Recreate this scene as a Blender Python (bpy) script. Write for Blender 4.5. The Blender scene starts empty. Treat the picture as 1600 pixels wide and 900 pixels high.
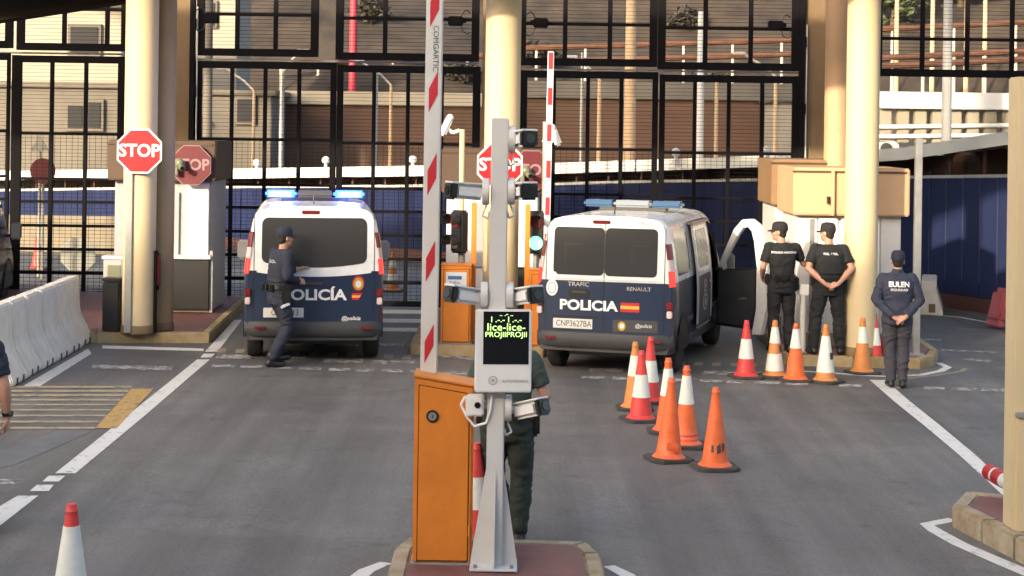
import bpy, bmesh, math, random
from mathutils import Vector, Matrix, noise
from mathutils.bvhtree import BVHTree
R = math.radians
random.seed(7)
scene = bpy.context.scene
COL = scene.collection

# ------------------------------------------------------------------ camera
FPX, HC, YH, ROLL, CROSS = 2700.0, 3.3, 200.0, R(0.8), 0.0157
cam_d = bpy.data.cameras.new('camera')
cam = bpy.data.objects.new('camera', cam_d); COL.objects.link(cam)
cam.location = (0, 0, HC)
cam.rotation_mode = 'QUATERNION'
cam.rotation_quaternion = (Matrix.Rotation(R(90), 3, 'X') @ Matrix.Rotation(ROLL, 3, 'Z')).to_quaternion()
cam_d.sensor_width = 36.0
cam_d.lens = 36.0 * FPX / 1600.0
# principal point of the photograph sits at (800,200): verticals stay parallel (lens shift)
cam_d.shift_x = 0.0
cam_d.shift_y = -(450 - YH) / 1600.0
cam_d.clip_start = 0.1; cam_d.clip_end = 2000
cam_d.dof.use_dof = True; cam_d.dof.focus_distance = 22.0; cam_d.dof.aperture_fstop = 8.0
scene.camera = cam
scene.render.resolution_x = 1024; scene.render.resolution_y = 576

# ------------------------------------------------------------------ world, sun, exposure
SUN_EL, SUN_AZ = R(17.5), R(35)          # sun low, behind the camera and to its left
w = bpy.data.worlds.new('World'); scene.world = w; w.use_nodes = True
nt = w.node_tree; nt.nodes.clear()
sky = nt.nodes.new('ShaderNodeTexSky'); sky.sky_type = 'NISHITA'; sky.sun_disc = False
sky.sun_elevation = SUN_EL; sky.sun_rotation = R(180) + SUN_AZ
sky.air_density = 1.0; sky.dust_density = 5.0; sky.ozone_density = 1.0
bg = nt.nodes.new('ShaderNodeBackground'); bg.inputs[1].default_value = 0.15
wo = nt.nodes.new('ShaderNodeOutputWorld')
nt.links.new(sky.outputs[0], bg.inputs[0]); nt.links.new(bg.outputs[0], wo.inputs[0])
sd = bpy.data.lights.new('sun', 'SUN'); sd.energy = 2.0; sd.angle = R(1.2); sd.color = (1.0, 0.84, 0.62)
sun = bpy.data.objects.new('sun', sd); COL.objects.link(sun)
tosun = Vector((-math.sin(SUN_AZ) * math.cos(SUN_EL), -math.cos(SUN_AZ) * math.cos(SUN_EL), math.sin(SUN_EL)))
sun.rotation_euler = tosun.to_track_quat('Z', 'Y').to_euler()
sun.location = (-20, -30, 30)
vs = scene.view_settings
vs.view_transform = 'Standard'; vs.look = 'None'; vs.gamma = 1.0; vs.exposure = 1.85
vs.use_curve_mapping = False

# ------------------------------------------------------------------ pixel helpers (photograph pixels 1600x900 -> places on the ground)
def unroll(px, py):
    u, v = px - 800.0, YH - py
    c, s = math.cos(ROLL), math.sin(ROLL)
    return u * c - v * s, u * s + v * c
def gz(x): return -CROSS * max(-14.0, min(14.0, x))
def G(px, py, h=0.0):
    u, v = unroll(px, py)
    Y = (HC - h) * FPX / (-(v + CROSS * u))
    X = u * Y / FPX
    return Vector((X, Y, gz(X) + h))
def P(px, py, Y):
    u, v = unroll(px, py)
    return Vector((u * Y / FPX, Y, HC + v * Y / FPX))
def onground(px, Y, h=0.0):
    X = (px - 800) * Y / FPX
    for _ in range(4):
        v = (gz(X) + h - HC) / Y * FPX
        u = (px - 800 - v * math.sin(ROLL)) / math.cos(ROLL)
        X = u * Y / FPX
    return Vector((X, Y, gz(X) + h))

# ------------------------------------------------------------------ materials
MATS = {}
def mat(name, col, rough=0.6, metal=0.0, var=0.12, scale=6.0, bump=0.0, bscale=40.0, col2=None, emit=None, es=0.0, spec=0.5, stretch=None, trans=0.0, coat=0.0):
    if name in MATS: return MATS[name]
    m = bpy.data.materials.new(name); m.use_nodes = True
    n = m.node_tree.nodes; l = m.node_tree.links
    b = n['Principled BSDF']
    b.inputs['Roughness'].default_value = rough; b.inputs['Metallic'].default_value = metal
    b.inputs['Specular IOR Level'].default_value = spec
    if coat: b.inputs['Coat Weight'].default_value = coat; b.inputs['Coat Roughness'].default_value = 0.08
    if trans: b.inputs['Transmission Weight'].default_value = trans
    c = Vector(col[:3])
    if var > 0 or col2 is not None:
        tc = n.new('ShaderNodeTexCoord'); mp = n.new('ShaderNodeMapping')
        if stretch: mp.inputs['Scale'].default_value = stretch
        l.new(tc.outputs['Object'], mp.inputs[0])
        tx = n.new('ShaderNodeTexNoise'); tx.inputs['Scale'].default_value = scale; tx.inputs['Detail'].default_value = 6; tx.inputs['Roughness'].default_value = 0.65
        l.new(mp.outputs[0], tx.inputs['Vector'])
        cr = n.new('ShaderNodeValToRGB')
        a = c * (1 - var); d = (Vector(col2[:3]) if col2 is not None else c * (1 + var))
        cr.color_ramp.elements[0].position = 0.32; cr.color_ramp.elements[1].position = 0.68
        cr.color_ramp.elements[0].color = (*a, 1); cr.color_ramp.elements[1].color = (*[min(1, q) for q in d], 1)
        l.new(tx.outputs['Fac'], cr.inputs[0]); l.new(cr.outputs[0], b.inputs['Base Color'])
        rr = n.new('ShaderNodeMapRange'); rr.inputs['To Min'].default_value = max(0.03, rough - 0.1); rr.inputs['To Max'].default_value = min(1, rough + 0.1)
        l.new(tx.outputs['Fac'], rr.inputs[0]); l.new(rr.outputs[0], b.inputs['Roughness'])
        if bump:
            t2 = n.new('ShaderNodeTexNoise'); t2.inputs['Scale'].default_value = bscale; t2.inputs['Detail'].default_value = 5
            l.new(mp.outputs[0], t2.inputs['Vector'])
            bp = n.new('ShaderNodeBump'); bp.inputs['Strength'].default_value = bump; bp.inputs['Distance'].default_value = 0.02
            l.new(t2.outputs['Fac'], bp.inputs['Height']); l.new(bp.outputs[0], b.inputs['Normal'])
    else:
        b.inputs['Base Color'].default_value = (*c, 1)
    if emit:
        b.inputs['Emission Color'].default_value = (*emit, 1); b.inputs['Emission Strength'].default_value = es
    MATS[name] = m
    return m

def asphalt_mat():
    m = bpy.data.materials.new('asphalt'); m.use_nodes = True
    n = m.node_tree.nodes; l = m.node_tree.links; b = n['Principled BSDF']
    tc = n.new('ShaderNodeTexCoord')
    def nz(scale, st=(1, 1, 1), det=6, rough=0.6):
        mp = n.new('ShaderNodeMapping'); mp.inputs['Scale'].default_value = st
        l.new(tc.outputs['Object'], mp.inputs[0])
        t = n.new('ShaderNodeTexNoise'); t.inputs['Scale'].default_value = scale; t.inputs['Detail'].default_value = det; t.inputs['Roughness'].default_value = rough
        l.new(mp.outputs[0], t.inputs['Vector']); return t.outputs['Fac']
    big = nz(0.35, (1, 0.5, 1)); streak = nz(1.4, (0.25, 1.6, 1), 4); grain = nz(45, (1, 1, 1), 3, 0.7); tyre = nz(2.2, (1.0, 0.05, 1), 4)
    r1 = n.new('ShaderNodeValToRGB'); r1.color_ramp.elements[0].position = 0.3; r1.color_ramp.elements[1].position = 0.7
    r1.color_ramp.elements[0].color = (0.122, 0.116, 0.109, 1); r1.color_ramp.elements[1].color = (0.165, 0.157, 0.147, 1)
    l.new(big, r1.inputs[0])
    def mult(a, fac, lo, hi):
        mr = n.new('ShaderNodeMapRange'); mr.inputs['From Min'].default_value = 0.3; mr.inputs['From Max'].default_value = 0.7
        mr.inputs['To Min'].default_value = lo; mr.inputs['To Max'].default_value = hi; l.new(fac, mr.inputs[0])
        mx = n.new('ShaderNodeVectorMath'); mx.operation = 'SCALE'; l.new(a, mx.inputs[0]); l.new(mr.outputs[0], mx.inputs['Scale']); return mx.outputs[0]
    c = mult(r1.outputs[0], streak, 0.82, 1.12); c = mult(c, grain, 0.72, 1.28); c = mult(c, tyre, 0.66, 1.14)
    blot = nz(0.9, (1, 0.45, 1), 7, 0.7); c = mult(c, blot, 0.74, 1.12)
    oil = nz(2.6, (1, 0.8, 1), 3, 0.5); mo = n.new('ShaderNodeMapRange'); mo.inputs['From Min'].default_value = 0.27; mo.inputs['From Max'].default_value = 0.36; mo.inputs['To Min'].default_value = 0.74; mo.inputs['To Max'].default_value = 1.0; l.new(oil, mo.inputs[0]); om = n.new('ShaderNodeVectorMath'); om.operation = 'SCALE'; l.new(c, om.inputs[0]); l.new(mo.outputs[0], om.inputs['Scale']); c = om.outputs[0]
    # hairline cracks
    v = n.new('ShaderNodeTexVoronoi'); v.feature = 'DISTANCE_TO_EDGE'; v.inputs['Scale'].default_value = 0.33
    wv = n.new('ShaderNodeMapping'); l.new(tc.outputs['Object'], wv.inputs[0])
    nn = n.new('ShaderNodeTexNoise'); nn.inputs['Scale'].default_value = 1.7; nn.inputs['Detail'].default_value = 5; l.new(tc.outputs['Object'], nn.inputs['Vector'])
    av = n.new('ShaderNodeVectorMath'); av.operation = 'ADD'; l.new(wv.outputs[0], av.inputs[0]); l.new(nn.outputs['Color'], av.inputs[1]); l.new(av.outputs[0], v.inputs['Vector'])
    cr = n.new('ShaderNodeMapRange'); cr.inputs['From Min'].default_value = 0.0; cr.inputs['From Max'].default_value = 0.012; cr.inputs['To Min'].default_value = 0.86; cr.inputs['To Max'].default_value = 1.0
    l.new(v.outputs['Distance'], cr.inputs[0])
    mx = n.new('ShaderNodeVectorMath'); mx.operation = 'SCALE'; l.new(c, mx.inputs[0]); l.new(cr.outputs[0], mx.inputs['Scale'])
    l.new(mx.outputs[0], b.inputs['Base Color'])
    rr = n.new('ShaderNodeMapRange'); rr.inputs['To Min'].default_value = 0.5; rr.inputs['To Max'].default_value = 0.85; l.new(streak, rr.inputs[0]); l.new(rr.outputs[0], b.inputs['Roughness'])
    bp = n.new('ShaderNodeBump'); bp.inputs['Strength'].default_value = 0.35; bp.inputs['Distance'].default_value = 0.01; l.new(grain, bp.inputs['Height']); l.new(bp.outputs[0], b.inputs['Normal'])
    return m

def paint_mat(name, col, wear=0.5):
    """road paint, worn through to asphalt in patches"""
    m = bpy.data.materials.new(name); m.use_nodes = True
    n = m.node_tree.nodes; l = m.node_tree.links; b = n['Principled BSDF']; b.inputs['Roughness'].default_value = 0.7
    tc = n.new('ShaderNodeTexCoord')
    t = n.new('ShaderNodeTexNoise'); t.inputs['Scale'].default_value = 9; t.inputs['Detail'].default_value = 9; t.inputs['Roughness'].default_value = 0.75
    l.new(tc.outputs['Object'], t.inputs['Vector'])
    cr = n.new('ShaderNodeValToRGB'); cr.color_ramp.elements[0].position = 0.28 + 0.3 * wear; cr.color_ramp.elements[1].position = 0.40 + 0.3 * wear
    cr.color_ramp.elements[0].color = (0.135, 0.13, 0.122, 1); cr.color_ramp.elements[1].color = (*col, 1)
    l.new(t.outputs['Fac'], cr.inputs[0]); l.new(cr.outputs[0], b.inputs['Base Color'])
    return m

M = dict(
    asphalt=asphalt_mat(),
    wline=paint_mat('white_road_paint', (0.64, 0.62, 0.58), 0.14), wworn=paint_mat('worn_white_road_paint', (0.50, 0.49, 0.46), 0.62),
    yline=paint_mat('yellow_road_paint', (0.46, 0.28, 0.08), 0.30), yworn=paint_mat('worn_tan_road_paint', (0.30, 0.25, 0.17), 0.35), hatch=paint_mat('hatch_paint', (0.38, 0.30, 0.17), 0.35),
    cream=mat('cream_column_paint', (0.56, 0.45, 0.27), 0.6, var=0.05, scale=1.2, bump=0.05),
    ochre=mat('shaded_ochre_column', (0.30, 0.215, 0.12), 0.7, var=0.08, scale=1.5, bump=0.05),  # cream darkened to paint shade onto the rear left column
    creamd=mat('shaded_ochre_concrete', (0.19, 0.125, 0.066), 0.8, var=0.12, scale=2, bump=0.1),  # darkened to paint shade onto the gate pillars; also base bands
    kerb=mat('yellow_kerb_paint', (0.40, 0.27, 0.09), 0.8, var=0.3, scale=5, bump=0.3, col2=(0.36, 0.29, 0.19)),
    kerbn=mat('worn_tan_kerb', (0.33, 0.24, 0.13), 0.85, var=0.25, scale=4, bump=0.4, col2=(0.42, 0.36, 0.26)),
    redtile=mat('red_paving', (0.155, 0.062, 0.055), 0.6, var=0.25, scale=5, bump=0.15, bscale=20),
    concrete=mat('white_concrete', (0.70, 0.65, 0.56), 0.85, var=0.12, scale=3.5, bump=0.2),
    bconc=mat('beige_concrete', (0.23, 0.20, 0.15), 0.9, var=0.15, scale=1.5, bump=0.2),
    black=mat('black_steel', (0.005, 0.0045, 0.0065), 0.8, 0.0, var=0.3, scale=8, spec=0.15),
    darkb=mat('dark_brown_steel', (0.009, 0.006, 0.004), 0.8, spec=0.1, var=0.3, scale=3),
    wire=mat('dark_wire', (0.010, 0.009, 0.010), 0.8, 0.0, var=0, spec=0.1),
    white=mat('white_paint', (0.72, 0.71, 0.69), 0.35, var=0.03, scale=3), greyw=mat('grey_white_metal', (0.55, 0.54, 0.52), 0.4, var=0.05, scale=4),
    cabin=mat('cabin_white', (0.60, 0.58, 0.57), 0.5, var=0.06, scale=3), cabing=mat('cabin_grey', (0.33, 0.32, 0.33), 0.6, var=0.08),
    fasc=mat('orange_tan_fascia', (0.52, 0.33, 0.19), 0.6, var=0.06, scale=2), fasct=mat('shaded_tan_fascia', (0.26, 0.155, 0.075), 0.65, var=0.1, scale=2), fascb=mat('shaded_brown_fascia', (0.075, 0.043, 0.025), 0.65, var=0.12, scale=2),  # fasct, fascb: darkened to paint shade onto the rear booth fascias
    orange=mat('orange_powder_coat', (0.60, 0.19, 0.022), 0.45, var=0.14, scale=2.2, bump=0.04), red=mat('sign_red', (0.33, 0.005, 0.010), 0.4, var=0.04), dred=mat('shaded_sign_red', (0.11, 0.008, 0.015), 0.5, var=0.1),  # dred: sign red darkened, shade painted in for the rear stop signs
    stripe=mat('stripe_red', (0.45, 0.02, 0.03), 0.45, var=0.05), letter=mat('letter_white', (0.78, 0.77, 0.75), 0.5, var=0), letterd=mat('letter_shaded', (0.26, 0.17, 0.18), 0.6, var=0),  # letterd: white lettering darkened, shade painted in for the rear stop signs
    plastb=mat('black_plastic', (0.012, 0.012, 0.013), 0.4, var=0), rubber=mat('rubber', (0.018, 0.018, 0.018), 0.85, var=0.2, scale=12, bump=0.2),
    lens=mat('dark_lens', (0.01, 0.01, 0.012), 0.08, var=0), glass=mat('dark_glass', (0.040, 0.040, 0.041), 0.14, var=0, spec=0.35),
    steel=mat('galvanised_steel', (0.36, 0.36, 0.35), 0.45, 0.7, var=0.12, scale=6), steeld=mat('dull_grey_pole', (0.30, 0.30, 0.28), 0.55, 0.3, var=0.1),
    conered=mat('cone_red', (0.62, 0.05, 0.045), 0.5, var=0.1, scale=9), coneorange=mat('cone_orange', (0.72, 0.135, 0.035), 0.5, var=0.14, scale=9), coneyel=mat('cone_faded_orange', (0.58, 0.22, 0.06), 0.55, var=0.12, scale=9),
    conewhite=mat('cone_reflective_white', (0.70, 0.69, 0.62), 0.45, var=0.07, scale=12), conebase=mat('cone_rubber_base', (0.055, 0.05, 0.045), 0.9, var=0.3, scale=10),
    vwhite=mat('van_white', (0.70, 0.70, 0.70), 0.28, var=0.02, coat=0.6), vnavy=mat('van_navy', (0.014, 0.026, 0.058), 0.3, var=0, coat=0.5), vbump=mat('van_bumper_grey', (0.045, 0.045, 0.048), 0.6, var=0.1), vsilver=mat('van_silver', (0.42, 0.43, 0.45), 0.4, 0.3, var=0.03),
    volive=mat('van_olive', (0.06, 0.06, 0.045), 0.4, var=0.1, coat=0.4),
    tailred=mat('tail_lamp_red', (0.55, 0.02, 0.02), 0.15, var=0, emit=(1, 0.04, 0.03), es=0.55), taildark=mat('tail_lamp_dark_red', (0.16, 0.015, 0.02), 0.15, var=0), tailwhite=mat('tail_lamp_clear', (0.62, 0.50, 0.48), 0.15, var=0),
    bluelit=mat('blue_beacon_lit', (0.02, 0.05, 0.35), 0.3, var=0, emit=(0.006, 0.035, 1.0), es=9.0), bluehot=mat('beacon_hot_core', (0.5, 0.6, 1.0), 0.3, var=0, emit=(0.20, 0.30, 1.0), es=75.0), blueoff=mat('blue_beacon_off', (0.05, 0.10, 0.19), 0.12, var=0), beaconbar=mat('beacon_clear', (0.20, 0.23, 0.26), 0.15, var=0),
    greenlit=mat('green_lamp_lit', (0.2, 0.9, 0.6), 0.3, var=0, emit=(0.10, 1.0, 0.55), es=1.6), lampred=mat('red_lamp_off', (0.075, 0.014, 0.016), 0.2, var=0), lampoff=mat('lamp_off', (0.05, 0.05, 0.045), 0.25, var=0),
    led=mat('led_green', (0.2, 0.5, 0.1), 0.5, var=0, emit=(0.62, 1.0, 0.30), es=0.55),
    bluewall=mat('blue_sheet_wall', (0.020, 0.028, 0.080), 0.85, spec=0.08, var=0.12, scale=2, stretch=(1, 1, 0.2)), plinth=mat('dark_red_plinth', (0.07, 0.028, 0.026), 0.8, var=0.15),
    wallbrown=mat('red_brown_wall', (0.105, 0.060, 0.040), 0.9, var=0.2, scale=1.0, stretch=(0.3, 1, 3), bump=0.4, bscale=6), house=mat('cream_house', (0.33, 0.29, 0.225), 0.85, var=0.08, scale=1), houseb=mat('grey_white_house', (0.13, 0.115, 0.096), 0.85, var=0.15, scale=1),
    rock=mat('scrub_hillside', (0.020, 0.0145, 0.010), 0.95, var=0.35, scale=0.6, col2=(0.052, 0.037, 0.025), bump=0.8, bscale=2.5), rust=mat('rusty_beam', (0.085, 0.036, 0.02), 0.85, var=0.3, scale=3), pole=mat('pale_pole', (0.50, 0.44, 0.36), 0.6, var=0.08), tanpole=mat('tan_wood_pole', (0.55, 0.38, 0.22), 0.7, var=0.12),
    dryleaf=mat('dry_leaf', (0.030, 0.024, 0.016), 0.8, var=0.4, scale=2, col2=(0.06, 0.05, 0.03)), redpole=mat('red_banner', (0.36, 0.03, 0.05), 0.6, var=0.05), leaf=mat('leaf', (0.05, 0.075, 0.025), 0.7, var=0.4, scale=2, col2=(0.11, 0.13, 0.05)), bark=mat('bark', (0.09, 0.06, 0.04), 0.9),
    skin=mat('skin', (0.46, 0.24, 0.16), 0.5, var=0.06, scale=10), hair=mat('dark_hair', (0.02, 0.015, 0.012), 0.6, var=0.2, scale=40),
    navycloth=mat('navy_uniform', (0.018, 0.021, 0.038), 0.85, var=0.22, scale=7, bump=0.5, bscale=14), blackcloth=mat('black_uniform', (0.011, 0.011, 0.013), 0.85, var=0.25, scale=7, bump=0.5, bscale=14),
    greycloth=mat('slate_trousers', (0.045, 0.042, 0.052), 0.9, var=0.15, scale=6, bump=0.5, bscale=12), bluejacket=mat('blue_jacket', (0.028, 0.032, 0.056), 0.8, var=0.2, scale=6, bump=0.6, bscale=10),
    greencloth=mat('dark_green_uniform', (0.022, 0.027, 0.020), 0.85, var=0.2, scale=7, bump=0.5, bscale=12), greenshirt=mat('green_shirt', (0.045, 0.062, 0.048), 0.85, var=0.15, scale=7, bump=0.4, bscale=12), leather=mat('black_leather', (0.012, 0.011, 0.010), 0.4, var=0.2),
    plate=mat('number_plate', (0.62, 0.62, 0.58), 0.4, var=0), plateblue=mat('plate_blue', (0.05, 0.12, 0.42), 0.4, var=0), ink=mat('dark_ink', (0.05, 0.05, 0.055), 0.6, var=0), gold=mat('gold_badge', (0.55, 0.33, 0.05), 0.4, 0.3, var=0), yellow=mat('flag_yellow', (0.75, 0.40, 0.05), 0.5, var=0), grime=mat('grey_print', (0.30, 0.29, 0.27), 0.6, var=0),
    doorglass=mat('clear_door_glass', (0.75, 0.8, 0.8), 0.02, var=0, trans=1.0),
    battenblue=mat('pale_blue_batten', (0.055, 0.065, 0.12), 0.8, var=0, spec=0.1),
    pinkred=mat('faded_red_plastic', (0.36, 0.075, 0.085), 0.55, var=0.12, scale=4), seat=mat('seat_fabric', (0.03, 0.03, 0.035), 0.9, var=0.2), tanglass=mat('tan_reflection_glass', (0.19, 0.165, 0.125), 0.25, var=0.1, scale=3), soffit=mat('soffit', (0.20, 0.18, 0.15), 0.8, var=0.1), paper=mat('notice_paper', (0.6, 0.62, 0.64), 0.6, var=0), bluep=mat('notice_blue', (0.05, 0.12, 0.30), 0.6, var=0), olive=mat('olive_plastic', (0.16, 0.17, 0.11), 0.35, var=0.1),
)

# ------------------------------------------------------------------ mesh builder
class MB:
    def __init__(s): s.v = []; s.f = []; s.m = []
    def add(s, vs_, fs, mi=0):
        o = len(s.v); s.v += [tuple(v) for v in vs_]
        s.f += [tuple(i + o for i in f) for f in fs]; s.m += [mi] * len(fs); return s
    def box(s, c, d, mi=0, rot=None):
        c = Vector(c); x, y, z = [q / 2 for q in d]
        vs_ = [Vector((a * x, b * y, e * z)) for e in (-1, 1) for b in (-1, 1) for a in (-1, 1)]
        if rot is not None: vs_ = [rot @ v for v in vs_]
        return s.add([v + c for v in vs_], [(0, 2, 3, 1), (4, 5, 7, 6), (0, 1, 5, 4), (2, 6, 7, 3), (0, 4, 6, 2), (1, 3, 7, 5)], mi)
    def tube(s, p0, p1, r0, r1=None, n=14, mi=0, caps=True):
        p0, p1 = Vector(p0), Vector(p1); r1 = r0 if r1 is None else r1
        q = (p1 - p0).to_track_quat('Z', 'Y')
        a = [q @ Vector((math.cos(2 * math.pi * i / n), math.sin(2 * math.pi * i / n), 0)) for i in range(n)]
        vs_ = [p0 + k * r0 for k in a] + [p1 + k * r1 for k in a]
        fs = [(i, (i + 1) % n, n + (i + 1) % n, n + i) for i in range(n)]
        if caps: fs += [tuple(range(n - 1, -1, -1)), tuple(range(n, 2 * n))]
        return s.add(vs_, fs, mi)
    def path(s, pts, r, n=8, mi=0):
        for a, b in zip(pts[:-1], pts[1:]): s.tube(a, b, r, r, n, mi)
        return s
    def lathe(s, prof, n=24, mi=0, c=(0, 0, 0)):
        vs_ = [(c[0] + r * math.cos(2 * math.pi * i / n), c[1] + r * math.sin(2 * math.pi * i / n), c[2] + z) for r, z in prof for i in range(n)]
        fs = [(j * n + i, j * n + (i + 1) % n, (j + 1) * n + (i + 1) % n, (j + 1) * n + i) for j in range(len(prof) - 1) for i in range(n)]
        fs += [tuple(range(n - 1, -1, -1)), tuple(range((len(prof) - 1) * n, len(prof) * n))]
        return s.add(vs_, fs, mi)
    def prism(s, poly, a, b, axis='y', mi=0):
        """2-D polygon extruded between a and b along an axis; polygon coords are the other two axes in order"""
        def mk(p, t):
            return {'x': (t, p[0], p[1]), 'y': (p[0], t, p[1]), 'z': (p[0], p[1], t)}[axis]
        n = len(poly)
        vs_ = [mk(p, a) for p in poly] + [mk(p, b) for p in poly]
        fs = [tuple(range(n)), tuple(range(2 * n - 1, n - 1, -1))] + [(i, n + i, n + (i + 1) % n, (i + 1) % n) for i in range(n)]
        return s.add(vs_, fs, mi)
    def loft(s, rings, mi=0, n=20):
        """rings: (center, rx, ry) in horizontal planes"""
        vs_ = []
        for c, rx, ry in rings:
            for i in range(n):
                t = 2 * math.pi * i / n; ct, st = math.cos(t), math.sin(t)
                e = 0.8
                vs_.append((c[0] + rx * math.copysign(abs(ct) ** e, ct), c[1] + ry * math.copysign(abs(st) ** e, st), c[2]))
        k = len(rings)
        fs = [(j * n + i, j * n + (i + 1) % n, (j + 1) * n + (i + 1) % n, (j + 1) * n + i) for j in range(k - 1) for i in range(n)]
        fs += [tuple(range(n - 1, -1, -1)), tuple(range((k - 1) * n, k * n))]
        return s.add(vs_, fs, mi)
    def ball(s, c, r, mi=0, n=14, k=9):
        c = Vector(c); r = Vector((r, r, r)) if not hasattr(r, '__len__') else Vector(r)
        prof = [(math.sin(math.pi * j / k), -math.cos(math.pi * j / k)) for j in range(k + 1)]
        vs_ = [(c.x + r.x * a * math.cos(2 * math.pi * i / n), c.y + r.y * a * math.sin(2 * math.pi * i / n), c.z + r.z * b) for a, b in prof for i in range(n)]
        fs = [(j * n + i, j * n + (i + 1) % n, (j + 1) * n + (i + 1) % n, (j + 1) * n + i) for j in range(k) for i in range(n)]
        return s.add(vs_, fs, mi)
    def cap(s, p0, p1, r0, r1, n=14, mi=0):
        """tapered limb with round ends"""
        s.tube(p0, p1, r0, r1, n, mi); s.ball(p0, r0, mi, n, 8); s.ball(p1, r1, mi, n, 8); return s
    def mesh(s, name, mats, bevel=0.0, smooth=False, weld=False):
        me = bpy.data.meshes.new(name); me.from_pydata(s.v, [], s.f)
        for m in (mats if isinstance(mats, (list, tuple)) else [mats]): me.materials.append(m)
        me.polygons.foreach_set('material_index', s.m)
        bm = bmesh.new(); bm.from_mesh(me)
        if weld: bmesh.ops.remove_doubles(bm, verts=bm.verts, dist=1e-5)
        bmesh.ops.recalc_face_normals(bm, faces=bm.faces)
        if bevel:
            es = [e for e in bm.edges if len(e.link_faces) == 2 and e.calc_face_angle(0) > R(35)]
            bmesh.ops.bevel(bm, geom=es, offset=bevel, segments=2, affect='EDGES', clamp_overlap=True)
        if smooth:
            for f in bm.faces: f.smooth = True
            for e in bm.edges:
                if len(e.link_faces) == 2 and e.calc_face_angle(0) > R(smooth if smooth > 1 else 40): e.smooth = False
        bm.to_mesh(me); bm.free(); return me
    def build(s, name, mats, parent=None, bevel=0.0, smooth=False, loc=None, rz=0.0, weld=False):
        return link(name, s.mesh(name, mats, bevel, smooth, weld), parent, loc, rz)
def link(name, me, parent=None, loc=None, rz=0.0):
    o = bpy.data.objects.new(name, me); COL.objects.link(o)
    if parent is not None: o.parent = parent
    if loc is not None: o.location = loc
    o.rotation_euler[2] = rz
    return o
def tag(o, label, cat, group=None):
    o['label'] = label; o['category'] = cat
    if group: o['group'] = group
    return o
def thing(name, label, cat, loc=(0, 0, 0), rz=0.0, group=None):
    o = link(name, None, None, loc, rz); return tag(o, label, cat, group)
def struct(o): o['kind'] = 'structure'; return o
def stuff(o): o['kind'] = 'stuff'; return o
def text_mesh(body, size, m, bold=0.0, sx=1.0, ext=0.002, align='CENTER', shear=0.0):
    cu = bpy.data.curves.new('text', 'FONT'); cu.body = body; cu.size = size; cu.extrude = ext; cu.offset = bold
    cu.align_x = align; cu.align_y = 'CENTER'; cu.shear = shear; cu.resolution_u = 3
    ob = bpy.data.objects.new('text', cu)
    me = bpy.data.meshes.new_from_object(ob)
    bpy.data.objects.remove(ob)
    for v in me.vertices: v.co.x *= sx
    me.materials.clear(); me.materials.append(m)
    return me
def text(name, body, size, m, parent, loc, rot=(R(90), 0, 0), **k):
    o = link(name, text_mesh(body, size, m, **k), parent, loc); o.rotation_euler = rot; return o
def sheet(name, polys, m, h=0.004, parent=None):
    """flat paint on the ground from polygons of ground points, cut so that it follows the crossfall"""
    b = MB()
    for poly in polys:
        b.add([(p[0], p[1], gz(p[0]) + h) for p in poly], [tuple(range(len(poly)))])
    return b.build(name, m, parent)
def gp(*pts): return [G(x, y) for x, y in pts]

# ================================================================== SETTING
# ground: one sheet with a slight crossfall
b = MB(); xs = [-400, -14, 0, 14, 400]; ys = [-300, 0, 20, 40, 120, 900]
b.add([(x, y, gz(x)) for y in ys for x in xs], [(j * 5 + i, j * 5 + i + 1, (j + 1) * 5 + i + 1, (j + 1) * 5 + i) for j in range(5) for i in range(4)])
struct(b.build('ground', M['asphalt']))

def mark(name, polys, m, h=0.004): return struct(sheet(name, polys, M[m], h))
def quad_line(pts, w0, w1):
    """ribbon along ground points, half widths in metres across"""
    out = []
    pts = [Vector(p) for p in pts]
    n = len(pts); L = []; Rr = []
    for i, p in enumerate(pts):
        d = (pts[min(i + 1, n - 1)] - pts[max(i - 1, 0)]); d.z = 0; d.normalize(); nn = Vector((d.y, -d.x, 0))
        hw = (w0 + (w1 - w0) * i / max(1, n - 1)) / 2
        L.append(p - nn * hw); Rr.append(p + nn * hw)
    for i in range(n - 1): out.append([L[i], Rr[i], Rr[i + 1], L[i + 1]])
    return out
mark('lane_line', [gp((0, 822), (60, 775), (28, 775), (-40, 815))] + [gp((46, 768), (76, 768), (84, 758), (58, 758)), gp((66, 753), (92, 753), (102, 744), (76, 744)), gp((86, 740), (118, 740), (232, 645), (205, 645)), gp((205, 644.9), (232, 644.9), (328, 562), (308, 562)), gp((313, 559), (330, 559), (336, 553), (318, 553)), gp((320, 550), (340, 550), (378, 500), (366, 500))], 'wline')
mark('lane_line', quad_line([G(1371, 594), G(1410, 628), G(1455, 664), G(1510, 710), G(1560, 756), G(1640, 830)], 0.22, 0.15), 'wline')
mark('stop_line', [gp((160, 545), (318, 549), (318, 545), (160, 540))], 'wline')
mark('worn_stop_line', [gp((143, 576), (268, 579), (270, 573), (145, 570))], 'wworn')
mark('barrier_edge_line', [gp((35, 604), (62, 604), (143, 553), (138, 545))], 'wline')
mark('road_arrow', [gp((-40, 757), (24, 757), (20, 753), (-40, 753)), gp((-40, 752), (8, 752), (36, 750), (-40, 748))], 'wworn')
mark('yellow_box', [gp((148, 670), (182, 670), (240, 608), (206, 608))], 'yline', 0.006)
hl = []
for i in range(9):
    y = 605 + i * i * 0.25 + i * 6; x1 = 206 - (y - 605) * 0.9
    hl.append(gp((-120, y + 1.7), (x1, y + 1.3 + 0.5 * math.sin(i)), (x1, y - 1.3), (-120, y - 1.5)))
mark('hatch_lines', hl, 'hatch', 0.005)
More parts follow.
